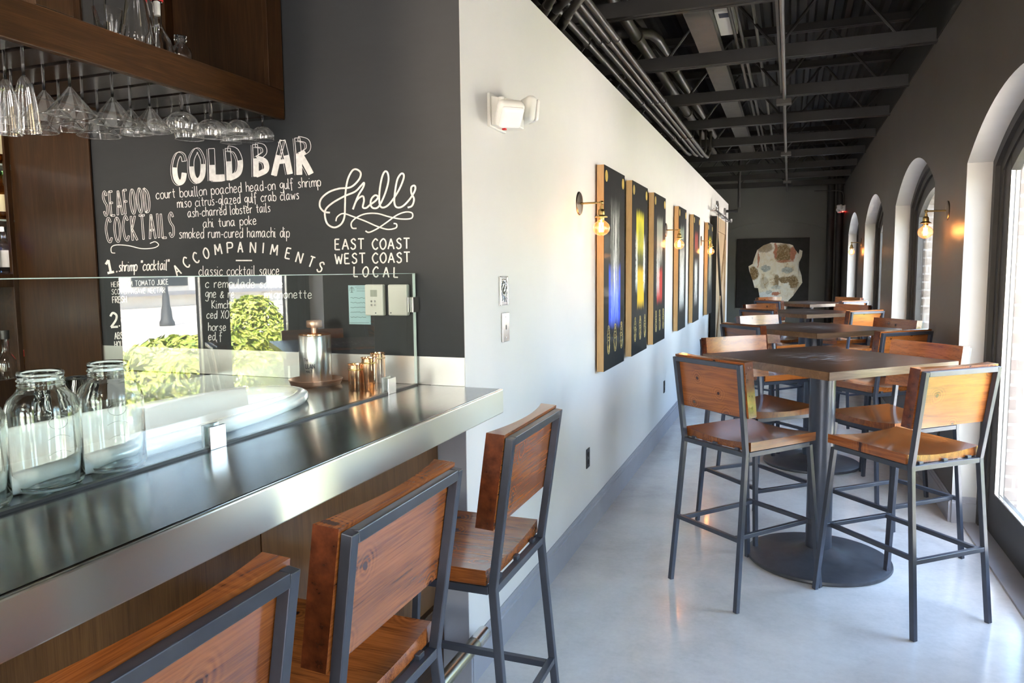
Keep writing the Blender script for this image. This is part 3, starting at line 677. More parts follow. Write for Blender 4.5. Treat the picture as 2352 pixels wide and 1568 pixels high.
# ------------------------------------------------------------------ stroke lettering
GL = {'a': '7,9 3,10 0,5 2,0 5,2 7,9/7,10 7,2 9,0', 'b': '0,17 0,0/0,6 3,10 7,7 6,1 2,0 0,3', 'c': '7,8 4,10 0,6 1,1 4,0 7,2', 'd': '7,8 3,10 0,5 2,0 5,1 7,7/7,17 7,0', 'e': '0,5 6,6 5,10 2,10 0,5 2,0 7,2',
 'f': '6,15 4,17 2,14 2,-4/-1,9 5,9', 'g': '7,9 3,10 0,6 2,2 5,3 7,9/7,10 7,-4 4,-7 0,-5', 'h': '0,17 0,0/0,6 3,10 6,8 6,0', 'i': '0,10 0,1 2,0/0,14 0,15', 'k': '0,17 0,0/6,10 0,5/0,5 6,0', 'l': '0,17 0,1 2,0',
 'm': '0,10 0,0/0,6 3,10 5,8 5,0/5,6 8,10 10,8 10,0', 'n': '0,10 0,0/0,6 3,10 6,8 6,0', 'o': '4,10 0,7 1,1 4,0 7,3 7,8 4,10', 'p': '0,10 0,-7/0,6 3,10 7,7 6,1 3,0 0,3', 'r': '0,10 0,0/0,6 3,10 5,9', 's': '6,9 3,10 1,8 5,4 5,1 2,0 0,1',
 't': '3,15 3,2 5,0/0,10 6,10', 'u': '0,10 0,3 3,0 6,3/6,10 6,0', 'v': '0,10 3,0/3,0 6,10', 'w': '0,10 2,0/2,0 5,8/5,8 7,0/7,0 10,10', 'y': '0,10 1,4 4,3 6,5/6,10 6,-4 3,-7 0,-5', 'z': '0,10 6,10/6,10 0,0/0,0 7,0', '-': '1,5 5,5',
 '&': '8,0 2,8 4,12 6,10 0,4 2,0 5,1 8,6', '"': '0,17 0,13/3,17 3,13', '.': '0,0 1,1', '|': '0,0 0,17',
 'A': '0,0 5,17/5,17 10,0/2,6 8,6', 'B': '0,0 0,17/0,17 6,16 6,10 0,9/0,9 8,8 8,2 0,0', 'C': '9,14 5,17 0,10 2,2 6,0 9,3', 'D': '0,0 0,17/0,17 7,14 9,7 6,1 0,0', 'E': '0,0 0,17/0,17 7,17/0,9 6,9/0,0 8,0', 'F': '0,0 0,17/0,17 7,17/0,9 6,9',
 'G': '9,14 5,17 0,10 2,2 6,0 9,3/9,3 9,8/9,8 5,8', 'H': '0,0 0,17/8,0 8,17/0,9 8,9', 'I': '0,0 0,17', 'J': '6,17 6,3 3,0 0,3', 'K': '0,0 0,17/7,17 0,8/0,8 8,0', 'L': '0,17 0,0/0,0 7,0', 'M': '0,0 1,17/1,17 5,5/5,5 9,17/9,17 10,0', 'N': '0,0 0,17/0,17 8,0/8,0 8,17',
 'O': '5,17 0,11 1,3 5,0 9,5 9,13 5,17', 'P': '0,0 0,17/0,17 7,16 7,9 0,8', 'R': '0,0 0,17/0,17 7,16 7,10 0,9/2,9 8,0', 'S': '8,14 5,17 1,14 3,10 7,7 7,2 3,0 0,3', 'T': '5,0 5,17/0,17 10,17', 'U': '0,17 0,4 4,0 8,4/8,17 8,0', 'V': '0,17 4,0/4,0 8,17', 'W': '0,17 3,0/3,0 6,13/6,13 9,0/9,0 12,17', 'X': '0,0 8,17/8,0 0,17',
 '1': '0,12 4,17/4,17 4,0/0,0 8,0', '2': '0,13 3,17 7,14 6,8 0,0/0,0 8,0'}
def smooth_pts(p, k=5):
    if len(p) < 3: return p
    o = []
    cl = p[0] == p[-1]
    for i in range(len(p)-1):
        a = p[i-1] if i > 0 else (p[-2] if cl else p[0]); b_, c = p[i], p[i+1]; d = p[i+2] if i+2 < len(p) else (p[1] if cl else p[-1])
        for j in range(k):
            t = j/k
            o.append(tuple(.5*((2*b_[q])+(-a[q]+c[q])*t+(2*a[q]-5*b_[q]+4*c[q]-d[q])*t*t+(-a[q]+3*b_[q]-3*c[q]+d[q])*t**3) for q in (0, 1)))
    return o+[p[-1]]
class Board:
    """strokes written on a wall plane; coordinates are those of the photograph"""
    def __init__(s, to3, lift=True): s.b = bm(); s.to3 = to3; s.k = 0; s.lift = lift
    def quadstrip(s, L, Rr):
        # each stroke lies a hair above the one before, like chalk over chalk
        s.k += 1; z = lambda i: Vector((0, -(s.k % 40)*1.2e-5-i*1.5e-6, 0)) if s.lift else Vector((0, 0, 0))
        A = [s.b.verts.new(s.to3(*p)+z(i)) for i, p in enumerate(L)]; B = [s.b.verts.new(s.to3(*p)+z(i)) for i, p in enumerate(Rr)]
        for i in range(len(A)-1):
            try: s.b.faces.new((A[i], A[i+1], B[i+1], B[i]))
            except ValueError: pass
    def sides(s, p, wd):
        L, Q = [], []; n = len(p); cl = n > 3 and math.dist(p[0], p[-1]) < .01
        for i in range(n):
            a = p[i-1] if i > 0 else (p[-2] if cl else p[0]); c = p[i+1] if i < n-1 else (p[1] if cl else p[-1])
            dx, dy = c[0]-a[0], c[1]-a[1]; l = math.hypot(dx, dy) or 1; nx, ny = -dy/l*wd/2, dx/l*wd/2
            L.append((p[i][0]+nx, p[i][1]+ny)); Q.append((p[i][0]-nx, p[i][1]-ny))
        return L, Q
    def stroke(s, p, wd, sm=True):
        if sm: p = smooth_pts(p)
        L, Q = s.sides(p, wd); s.quadstrip(L, Q)
    def fat(s, p, wd, split, closed=False):
        # fat letter stroke: filled under the split line, outlined above it
        p = smooth_pts(p, 8); L, Q = s.sides(p, wd)
        run = []
        def flush():
            if len(run) > 1: s.quadstrip([L[i] for i in run], [Q[i] for i in run])
        for i, q in enumerate(p):
            if q[1] > split(q[0]): run.append(i)
            else: flush(); run = []
        flush(); s.stroke(L, 1.5, False); s.stroke(Q, 1.5, False)
        if not closed:
            for i in (0, -1): s.stroke([L[i], Q[i]], 1.5, False)
        s.stroke([(x-4.0, y+1.2) for x, y in L], .9, False)
    def text(s, txt, x0, y0, x1, y1, xh, wd, gap=2.7, rot=0, space=8, shear=0., outline=0):
        cells = []; cur = 0
        for ch in txt:
            if ch == ' ': cur += space; continue
            S = [[tuple(float(v) for v in q.split(',')) for q in st.split()] for st in GL[ch].split('/')]
            wch = max(q[0] for st in S for q in st); cells.append((cur, S)); cur += wch+gap
        tot = max(1., cur-gap); ux, uy = x1-x0, y1-y0; ln = math.hypot(ux, uy); ux, uy = ux/ln, uy/ln; k = ln/tot
        for off, S in cells:
            jy = random.uniform(-.35, .35)
            for st in S:
                pts = [((off+q[0]+shear*q[1])*k, (q[1]+jy)*xh/10) for q in st]
                pts = [(x0+ux*a+uy*b_*1, y0+uy*a-ux*b_) for a, b_ in pts]
                if outline:
                    pp = smooth_pts(pts) if len(pts) > 2 else pts
                    L, Q = s.sides(pp, outline); s.stroke(L, wd, False); s.stroke(Q, wd, False)
                    s.stroke([L[0], Q[0]], wd, False); s.stroke([L[-1], Q[-1]], wd, False)
                else: s.stroke(pts, wd, len(pts) > 2)
    def done(s, name, mat, parent): return obj(name, s.b, mat, parent)
YW = YC-.0012
B3 = lambda x, y: on_y(x, y, YW)
z2 = lambda L: [(200+x/2.94, 280+y/2.94) for x, y in L]
bd = Board(B3)
spl = lambda x: 385-.12*(x-397)
for p, wd, cl in (([(656, 265), (648, 228), (622, 218), (602, 255), (592, 315), (600, 378), (624, 410), (648, 392), (656, 345)], 31, 0),
    ([(745, 190), (712, 240), (706, 300), (716, 368), (745, 398), (776, 368), (784, 300), (777, 240), (745, 190)], 32, 1),
    ([(840, 180), (845, 290), (848, 395)], 40, 0), ([(850, 378), (890, 378), (926, 376)], 42, 0),
    ([(950, 178), (958, 280), (962, 392)], 36, 0), ([(950, 178), (1005, 195), (1034, 268), (1022, 345), (962, 380)], 34, 0),
    ([(1135, 152), (1140, 260), (1142, 368)], 34, 0), ([(1137, 155), (1188, 165), (1198, 208), (1150, 245)], 28, 0), ([(1150, 245), (1202, 268), (1208, 325), (1142, 358)], 32, 0),
    ([(1262, 360), (1290, 240), (1320, 125)], 36, 0), ([(1320, 125), (1348, 240), (1370, 350)], 36, 0), ([(1290, 268), (1320, 266), (1350, 262)], 24, 0),
    ([(1420, 108), (1430, 230), (1434, 355)], 36, 0), ([(1425, 112), (1485, 130), (1492, 185), (1437, 222)], 30, 0), ([(1442, 225), (1480, 290), (1512, 350)], 36, 0)):
    bd.fat(z2(p), wd/2.94, spl, cl)
bd.done('chalk_heading', 'chalk', wc)
bd = Board(B3)
bd.text('court bouillon poached head-on gulf shrimp', 359, 457, 737, 427, 13.5, 1.75); bd.text('miso citrus-glazed gulf crab claws', 408, 477, 687, 457, 13, 1.75)
bd.text('ash-charred lobster tails', 432, 499, 621, 486, 12.5, 1.75); bd.text('ahi tuna poke', 467, 523, 589, 515, 12.5, 1.75); bd.text('smoked rum-cured hamachi dip', 412, 547, 665, 544, 13.5, 1.75)
bd.text('classic cocktail sauce', 457, 632, 641, 631, 13, 1.75)
bd.text('c remoulade sauce', 472, 660, 649, 661, 12, 1.75); bd.text('gne & re', 472, 683, 538, 684, 12, 1.75); bd.text('mignonette', 608, 685, 716, 685, 12, 1.75)
bd.text('Kimchi', 487, 708, 533, 707, 11, 1.75); bd.text('ced XO s', 475, 731, 540, 732, 11, 1.75); bd.text('horse', 479, 759, 519, 759, 11, 1.75); bd.text('ed f', 479, 781, 510, 781, 11, 1.75)
bd.done('chalk_menu_lines', 'chalk', wc)
bd = Board(B3)
for ch, cx_, cy_, a in zip('ACCOMPANIMENTS', (640, 697, 758, 820, 895, 968, 1035, 1118, 1185, 1255, 1345, 1415, 1490, 1548), (1000, 948, 917, 885, 860, 850, 846, 848, 850, 862, 888, 915, 945, 980), (-28, -24, -20, -14, -9, -4, 0, 2, 4, 8, 12, 16, 20, 24)):
    x, y = z2([(cx_, cy_)])[0]; wch = {'I': .1, 'M': 15, 'N': 12}.get(ch, 11); c_, s_ = math.cos(R(a)), math.sin(R(a)); h = 24
    bx, by = x-c_*wch/2-(-s_)*h/2, y-s_*wch/2+c_*h/2
    bd.text(ch, bx, by, bx+c_*wch, by+s_*wch, h/1.7, 3.2)
bd.stroke(z2([(1005, 935), (1115, 935)]), 3)
bd.text('EAST COAST', 770, 573, 941, 571, 14, 3.2, 4, space=10); bd.text('WEST COAST', 770, 606, 942, 602, 13.5, 3.2, 4, space=8); bd.text('LOCAL', 813, 635, 914, 637, 13.5, 3.2, 9)
bd.done('chalk_capitals', 'chalk', wc)
bd = Board(B3)
bd.text('SEAFOOD', 240, 496, 345, 486, 32.5, 1.2, 6.5, outline=3.8); bd.text('COCKTAILS', 246, 556, 401, 544, 32.5, 1.2, 6.5, outline=3.8)
bd.stroke(z2([(190, 885), (165, 880), (165, 845), (200, 830), (280, 835), (370, 855), (450, 850), (483, 830), (460, 808), (425, 820)]), 2)
bd.text('1', 247, 627, 262, 624, 17, 5.5); bd.text('.', 267, 625, 270, 624, 17, 3); bd.text('shrimp "cocktail"', 273, 623, 388, 619, 14, 2.2, 2.4, shear=.12)
bd.text('HEIRLOOM TOMATO JUICE', 256, 659, 387, 653, 7.0, 1.3, 3.4); bd.text('SCOTCH AGAVE NECTAR', 257, 676, 379, 672, 7.0, 1.3, 3.4); bd.text('FRESH', 259, 696, 291, 694, 8.5, 1.9, 3)
bd.text('2', 255, 751, 271, 750, 19, 5); bd.text('.', 274, 750, 276, 749, 19, 3); bd.text('oy', 279, 742, 296, 741, 12, 2.3)
bd.text('ABSOL', 264, 779, 295, 776, 9, 1.9, 3); bd.text('HOUSE', 264, 799, 295, 797, 9, 1.9, 3); bd.text('SAUC', 267, 824, 296, 822, 9.5, 1.9, 3); bd.text('FRES', 272, 851, 298, 848, 9.5, 1.9, 3)
bd.done('chalk_cocktail_list', 'chalk', wc)
bd = Board(B3)
for p, wd in (([(1640, 612), (1600, 605), (1572, 570), (1580, 520), (1630, 475), (1700, 450), (1780, 440), (1835, 390), (1848, 345), (1820, 320), (1790, 330), (1760, 390), (1745, 480), (1742, 560), (1738, 640), (1715, 690), (1670, 712), (1625, 690), (1607, 640), (1612, 590), (1660, 545), (1740, 500), (1810, 470), (1850, 430), (1870, 410), (1865, 440), (1830, 500), (1795, 590)], 4.2),
    ([(1795, 590), (1820, 530), (1860, 500), (1870, 530), (1862, 575), (1885, 580), (1910, 560), (1950, 530), (1965, 505), (1945, 495), (1920, 520), (1915, 560), (1935, 582), (1970, 570), (2010, 490), (2035, 400), (2030, 345), (2010, 335), (1990, 380), (1975, 470), (1975, 550), (1995, 578), (2040, 555), (2100, 470), (2135, 390), (2138, 355), (2120, 350), (2095, 390), (2080, 470), (2075, 540), (2090, 575), (2130, 570), (2180, 520), (2215, 460), (2212, 430), (2190, 440), (2190, 480), (2208, 520), (2195, 565), (2165, 578)], 4.2),
    ([(1680, 670), (1690, 640), (1730, 618), (1800, 640), (1880, 670), (1960, 705), (2030, 725), (2085, 715), (2090, 690), (2070, 685)], 3.2), ([(1820, 718), (1790, 715), (1785, 680), (1820, 645), (1880, 620), (1960, 618), (2040, 640), (2120, 655), (2190, 650), (2195, 615), (2150, 608), (2090, 630), (2020, 680), (1960, 720), (1905, 745), (1880, 735)], 3.2)):
    bd.stroke(z2(p), wd)
bd.done('chalk_script', 'chalk', wc)
# ------------------------------------------------------------------ things on the chalkboard and by it
a, c = on_y(800, 655, YW), on_y(852, 745, YW)
t = thing('paper_note', 'pale blue sheet of paper with handwriting pinned to the chalkboard behind the glass', 'paper')
obj('sheet', box(bm(), a.x, c.x, YC-.0025, YC-.0005, c.z, a.z), 'paper', t)
n3 = Board(lambda x, y: on_y(x, y, YC-.0028))
for y in (684, 695, 706, 717, 728): n3.stroke([(805+3*i, y+random.uniform(-1, 1)) for i in range(0, 13)], .7)
for y, x0, x1 in ((659, 815, 840), (663, 819, 838), (668, 819, 839), (741, 803, 848)): n3.stroke([(x0, y), (x1, y)], .7)
n3.stroke([(804, 661), (812, 661)], 1); n3.stroke([(808, 658), (808, 671)], 1); n3.stroke([(805, 671), (811, 671)], 1); n3.stroke([(802, 667), (804, 661), (806, 667), (802, 667)], .6, False); n3.stroke([(810, 667), (812, 661), (814, 667), (810, 667)], .6, False)
n3.done('handwriting', 'ink', t)
for i, (x0, x1) in enumerate(((845, 888), (898, 943))):
    a, c = on_y(x0, 653, YW), on_y(x1, 724, YW)
    t = thing('thermostat', ['white thermostat with a small screen beside the blue paper', 'blank white control box beside the end of the glass guard'][i], 'thermostat')
    obj('housing', box(bm(), a.x, c.x, YC-.028, YC-.0012, c.z, a.z), 'plastic', t, bevel=.005)
    if i == 0:
        obj('screen', box(bm(), a.x+.026, a.x+.054, YC-.0288, YC-.0275, a.z-.045, a.z-.02), 'lcd', t)
        b = bm()
        for k in range(4): lathe(b, [(0, YC-.0292), (.004, YC-.0292), (.004, YC-.0278), (0, YC-.0278)], (a.x+.03+.014*(k % 2), 0, a.z-.062-.014*(k//2)), 10, axis='y')
        obj('button_pad', b, 'satin', t)
    obj('logo', lathe(bm(), [(0, YC-.029), (.0025, YC-.029), (.0025, YC-.0277), (0, YC-.0277)], (c.x-.03 if i == 0 else a.x+.012, 0, c.z+.01), 10, axis='y'), 'ink', t)
# steel canister on a copper tray, copper cups
cx_, cy_ = -1.655, 2.315
t = thing('copper_tray', 'round dull copper tray under the steel canister', 'tray', (cx_-.005, cy_+.005, ZC+.0005))
obj('dish', lathe(bm(), [(0, 0), (.09, 0), (.1, .02), (.096, .022), (.087, .006), (0, .006)], seg=44), 'copper_dull', t, smooth='auto')
t = thing('steel_canister', 'brushed steel canister with a copper knob lid and dark lettering', 'canister', (cx_, cy_, ZC+.0075))
obj('body', lathe(bm(), [(0, 0), (.056, 0), (.059, .004), (.059, .176), (.057, .18), (0, .18)], seg=44), 'alu', t, smooth='auto')
obj('lid_ring', lathe(bm(), [(0, .1802), (.0595, .1802), (.0595, .184), (.052, .187), (0, .187)], seg=44), 'copper', t, smooth='auto')
o = obj('knob', lathe(bm(), [(0, .187), (.012, .187), (.012, .206), (.027, .207), (.029, .210), (.029, .230), (.027, .233), (0, .233)], seg=36), 'copper_dull', t, smooth='auto')
# lettering wrapped on the can
va = math.atan2(-cy_, -cx_)
def wrap(u, v): a = va+u/.0592; return Vector((.0595*math.cos(a), .0595*math.sin(a), v))
bd = Board(lambda x, y: wrap((x)/1000, -y/1000), False)
bd.text('LLAN', -38, -60, -4, -60, 9.5, 2.4, 3); bd.text('The', -44, -86, -28, -86, 7, 1.4, 3); bd.text('MALT', -36, -44, -12, -44, 5, 1.2, 3)
bd.done('lettering', 'ink', t)
for i, (x, y, h, lab) in enumerate(((-1.43, 2.235, .095, 'short polished copper cup, leftmost of three behind the glass guard'), (-1.385, 2.25, .118, 'polished copper cup, middle and frontmost of three behind the glass guard'), (-1.40, 2.335, .125, 'tall polished copper cup, rear right of three against the splash panel'))):
    t = thing('copper_cup', lab, 'cup', (x, y, ZC+.0005)); r = .0265
    obj('body', lathe(bm(), [(0, 0), (r*.95, 0), (r, .003), (r, h-.004), (r+.0025, h-.002), (r+.002, h), (r-.001, h-.001), (r-.002, h-.006), (r-.002, .004), (0, .004)], seg=32), 'copper', t, smooth='auto')
    obj('band', lathe(bm(), [(r+.0003, h-.022), (r+.0012, h-.021), (r+.0012, h-.017), (r+.0003, h-.016)], seg=32, closed=True), 'brass', t, smooth='auto')
# ------------------------------------------------------------------ hanging rack over the bar
XB = -1.833
t = thing('glass_rack', 'dark stained wood cabinet hanging over the bar with a slotted rack for stemware', 'rack')
Y0 = -.4
obj('front_beam', box(bm(), XB-.022, XB, Y0, YC-.006, 2.137, 2.245), 'rackwood', t, bevel=.003)
obj('back_beam', box(bm(), -2.36, -2.34, Y0, YC-.006, 2.137, 2.245), 'rackwood', t, bevel=.003)
SY = [1.425+.135*k for k in range(-9, 8)]
for a, c in zip(SY, SY[1:]+[YC+.1]):
    obj('slat', box(bm(), -2.34, XB-.022, a+.012, min(c-.012, YC-.01), 2.143, 2.156), 'darkpanel', t)
obj('shelf', box(bm(), -2.34, XB-.022, Y0, YC-.006, 2.19, 2.205), 'darkpanel', t)
yst = on_x(617, 150, XB).y
obj('stile', box(bm(), XB-.022, XB, yst, YC-.006, 2.245, ZT-.02), 'rackwood_v', t, bevel=.002)
a, c = on_x(83, 20, XB).y, on_x(170, 30, XB).y
obj('stile', box(bm(), XB-.022, XB, a, c, 2.245, ZT-.02), 'rackwood_v', t, bevel=.002)
obj('end_panel', box(bm(), -2.36, XB-.022, YC-.03, YC-.006, 2.205, ZT-.02), 'rackwood_v', t)
obj('rear_stile', box(bm(), -2.36, -2.335, YC-.07, YC-.03, 2.245, ZT-.02), 'rackwood_v', t)
obj('divider', box(bm(), -2.34, XB-.022, (a+c)/2-.01, (a+c)/2+.01, 2.205, ZT-.02), 'rackwood_v', t)
ZG = 2.1562
def stem_mesh(kind):
    # upside-down glass hanging from its foot, z measured down from the foot
    if kind == 'martini': fr, L, pr = .033, .080, [(.004, -.081), (.007, -.086), (.0640, -.157)]
    elif kind == 'flute': fr, L, pr = .033, .084, [(.006, -.085), (.014, -.098), (.020, -.12), (.026, -.16), (.0325, -.228)]
    elif kind == 'coupe': fr, L, pr = .03, .046, [(.004, -.047), (.012, -.0495), (.026, -.055), (.038, -.068), (.042, -.083), (.0405, -.099)]
    else: fr, L, pr = .034, .068, [(.005, -.069), (.014, -.072), (.033, -.080), (.047, -.096), (.050, -.112), (.047, -.132)]
    mid = [(.0042, -.02), (.007, -.045), (.006, -.058), (.0042, -L)] if kind == 'goblet' else [(.0038, -L*.5), (.004, -L)]
    b = bm(); sg = 20 if kind == 'flute' else 40
    lathe(b, [(0, .0025), (fr, .0025), (fr, .0005), (.006, -.003), (.0042, -.012)]+mid+[(0, -L-.002)], seg=sg)
    n0 = len(b.faces)
    if len(pr) > 3:
        q = smooth_pts(pr, 4)
    else: q = pr
    lathe(b, q, seg=sg)
    b.faces.ensure_lookup_table()
    for f in b.faces[n0:]: f.material_index = 1
    if kind == 'flute':
        for v in b.verts:
            r = math.hypot(v.co.x, v.co.y)
            if r > .012 and v.co.z < -.09: a_ = math.atan2(v.co.y, v.co.x); k = 1+.05*math.cos(10*a_); v.co.x *= k; v.co.y *= k
    r, z = pr[-1]; lathe(b, [(r-.0017, z), (r, z-.0017), (r+.0017, z), (r, z+.0017)], seg=sg, closed=True)
    return b
PROT = {}
FL = dict(martini='martini glass', flute='tall flared cocktail flute', coupe='coupe glass', goblet='large faceted-stem goblet')
def hang(kind, px, py, lab):
    p = on_z(px, py, 2.14); k = min(range(len(SY)), key=lambda i: abs(SY[i]-p.y)); y = SY[k]
    d = ray(px, py); x = d.x/d.y*y; x = max(-2.31, min(XB-.055, x))
    if kind not in PROT:
        o = obj({'martini': 'martini_glass', 'flute': 'flute_glass', 'coupe': 'coupe_glass', 'goblet': 'goblet_glass'}[kind], stem_mesh(kind), ['glass', 'bowl'], smooth=True); PROT[kind] = o
    else: o = PROT[kind].copy(); C.objects.link(o)
    o.location = (x, y, ZG); tag(o, lab, FL[kind].split()[-1] + ('' if kind in ('coupe', 'flute') else '') if 0 else 'drinking glass', 'stemware hanging in the rack'); return o
HG = dict(flute=[(7.6, 121), (50, 111.7)], martini=[(24, 172), (76, 205), (97.6, 156), (133, 196), (157, 146), (186.5, 185), (222, 217), (255, 171), (297, 204), (341, 195)],
    coupe=[(303, 262), (362, 262), (394, 250), (471, 264), (509, 258), (529, 278), (546, 250), (567, 272), (602, 265)], goblet=[(415, 215), (432, 247), (482.6, 233)])
for kind, L in HG.items():
    for i, (px, py) in enumerate(L): hang(kind, px, py, '%s hanging in the rack over the bar, %s from the left' % (FL[kind], ORD[i]))
# glassware standing on the rack shelf
ZS2 = 2.2055
def shelf_pos(px, py, dx=0): p = on_x(px, py, XB-.075-dx); return (p.x, p.y, ZS2)
p = shelf_pos(365, 110)
t = thing('swing_bottle', 'clear bottle with a red cap and white stopper on the rack shelf', 'bottle', p)
o_, i_ = bottle_prof(.042, .215, .0125, .075, .14)
o_ = [(0, 0), (.038, 0), (.042, .006), (.043, .06), (.037, .09), (.022, .118), (.0135, .14), (.0125, .2), (.016, .202), (.016, .208)]; i_ = [(.0105, .208), (.0105, .14), (.02, .116), (.034, .089), (.04, .06), (.039, .012), (0, .01)]
obj('body', lathe(bm(), o_+i_, seg=36), 'glass', t, smooth=True); obj('stopper', lathe(bm(), [(0, .165), (.0098, .165), (.0102, .208), (0, .209)], seg=20), 'rubber_white', t, smooth='auto')
obj('cap', lathe(bm(), [(0, .209), (.019, .209), (.02, .212), (.02, .232), (.017, .236), (0, .236)], seg=28), 'red', t, smooth='auto')
p = shelf_pos(416, 122)
t = thing('apothecary_bottle', 'short clear apothecary bottle at the right end of the rack shelf', 'bottle', p)
obj('body', lathe(bm(), [(0, 0), (.03, 0), (.034, .005), (.034, .075), (.03, .09), (.017, .098), (.0145, .104), (.0145, .11), (.02, .113), (.02, .117), (.0155, .12), (.02, .124), (.02, .128), (.0125, .13), (.0115, .1), (.028, .087), (.0315, .073), (.031, .01), (0, .008)], seg=36), 'glass', t, smooth=True)
p = shelf_pos(318, 85)
t = thing('conical_bottle', 'tall conical clear bottle on the rack shelf beside the red-capped bottle', 'bottle', p)
obj('body', lathe(bm(), [(0, 0), (.045, 0), (.05, .008), (.046, .09), (.03, .19), (.016, .25), (.013, .30), (.016, .305), (.012, .305), (.0105, .25), (.027, .188), (.043, .09), (.046, .014), (0, .012)], seg=36), 'glass', t, smooth=True)
for i, (px, dx, z) in enumerate(((255, 0, 0), (249, .002, .042), (263, .085, 0), (237, .09, 0))):
    q = shelf_pos(px, 60, dx)
    t = thing('tumbler', ['fluted clear tumbler at the bottom of a stack on the rack shelf', 'fluted clear tumbler nested on top of a stack on the rack shelf', 'fluted clear tumbler standing behind the stacked tumblers on the rack shelf', 'fluted clear tumbler at the back of the rack shelf behind the square pitcher'][i], 'tumbler', (q[0], q[1], ZS2+z), 0, 'tumblers on the rack shelf')
    b = bm(); lathe(b, [(0, 0), (.028, 0), (.03, .004), (.040, .085), (.0385, .085), (.029, .01), (0, .009)], seg=40)
    for v in b.verts:
        r = math.hypot(v.co.x, v.co.y)
        if r > .02 and v.co.z < .07: a = math.atan2(v.co.y, v.co.x); s = 1+.03*math.cos(a*20); v.co.x *= s; v.co.y *= s
    obj('cup', b, 'glass', t, smooth='auto')
q = shelf_pos(196, 40)
t = thing('square_pitcher', 'square-sided clear glass pitcher at the left of the rack shelf', 'pitcher', q, R(12))
b = bm()
def sq(h, z): return [(x*h, y*h, z) for x, y in ((-1, -.55), (-.55, -1), (.55, -1), (1, -.55), (1, .55), (.55, 1), (-.55, 1), (-1, .55))]
rg = [[b.verts.new(v) for v in sq(h, z)] for h, z in ((.04, 0), (.046, .006), (.05, .2), (.052, .21), (.049, .21), (.047, .2), (.043, .012))]
for A, B in zip(rg, rg[1:]):
    for i in range(8): b.faces.new((A[i], A[(i+1) % 8], B[(i+1) % 8], B[i]))
b.faces.new(rg[0]); b.faces.new(rg[-1]); obj('body', b, 'glass', t)
obj('handle', path_tube(bm(), [(-.05, 0, .17), (-.085, 0, .16), (-.09, 0, .1), (-.05, 0, .06)], .006, 10), 'glass', t, smooth=True)
# ------------------------------------------------------------------ back bar along the far left wall
t = thing('back_bar', 'dark wood back bar cabinet with bottle shelves at the left', 'cabinet')
obj('end_panel', box(bm(), -3.34, -2.852, YC-.014, YC-.004, 0, ZW), 'rackwood_v', t, bevel=.002)
XK = -3.34
b = bm()
for y0, y1, z0, z1 in ((2.392, YC-.015, 0, ZW), (.2, 2.392, 2.35, ZW), (.2, 2.392, 1.50, 1.56), (.2, 2.392, .85, 1.08)): box(b, XK-.02, XK+.0, y0, y1, z0, z1)
obj('face_frame', b, 'rackwood_v', t, bevel=.002)
b = bm(); box(b, XF, XK-.021, .2, 2.54, .85, .9); box(b, XF, XK-.021, .2, 2.54, 1.50, 1.555); box(b, XF, XK-.021, .2, 2.54, 2.33, 2.36); box(b, XF, XK-.021, 2.52, 2.54, .85, ZW); obj('carcass', b, 'rackwood', t)
obj('mirror_back', box(bm(), XF+.001, XF+.006, .2, 2.52, .9, 2.33), 'mirror', t)
for z in (1.80, 2.05): obj('glass_shelf', box(bm(), XF+.006, XK-.022, .2, 2.51, z, z+.008), 'guard_edge', t)
def bottle(label, loc, r, h, gm, cap, lab=None, nz=.62):
    t = thing('liquor_bottle', label, 'bottle', loc, 0, 'bottles on the back bar')
    o_, i_ = bottle_prof(r, h*.93, r*.36, h*nz, h*.76)
    obj('body', lathe(bm(), o_+i_, seg=28), gm, t, smooth=True)
    obj('cap', lathe(bm(), [(0, h*.90), (r*.46, h*.90), (r*.46, h), (0, h)], seg=20), cap, t, smooth='auto')
    if lab: obj('label', lathe(bm(), [(r+.0004, h*.16), (r+.001, h*.17), (r+.001, h*.5), (r+.0004, h*.51)], seg=28, closed=False), lab, t, smooth='auto')
XS = XK-.062
for lab, y, z, args in (('clear bottle with a white label on the lower back bar shelf, at the cabinet edge', 2.405, 1.556, (.035, .22, 'glass', 'satin', 'label_white')), ('blue glass bottle on the lower back bar shelf', 2.325, 1.556, (.038, .22, 'blue_glass', 'black_plastic', 'label_white')),
    ('green-capped amber bottle on the middle glass shelf of the back bar', 2.405, 1.809, (.034, .22, 'amber', 'green_glass', 'label')), ('clear bottle on the middle glass shelf of the back bar', 2.33, 1.809, (.034, .21, 'glass', 'black_plastic', None)),
    ('tan-labelled bottle on the top glass shelf of the back bar', 2.395, 2.06, (.05, .25, 'amber', 'red', 'label')),
    ('slim clear bottle with a dark stopper in the lower niche of the back bar', 2.375, .901, (.042, .40, 'glass', 'black_plastic', None)), ('red-wax bottle in the lower niche of the back bar', 2.455, .901, (.03, .30, 'amber', 'red', 'label')), ('round clear decanter bottle in the lower niche of the back bar', 2.27, .901, (.05, .36, 'glass', 'copper', None))):
    bottle(lab, (XS, y, z), *args)
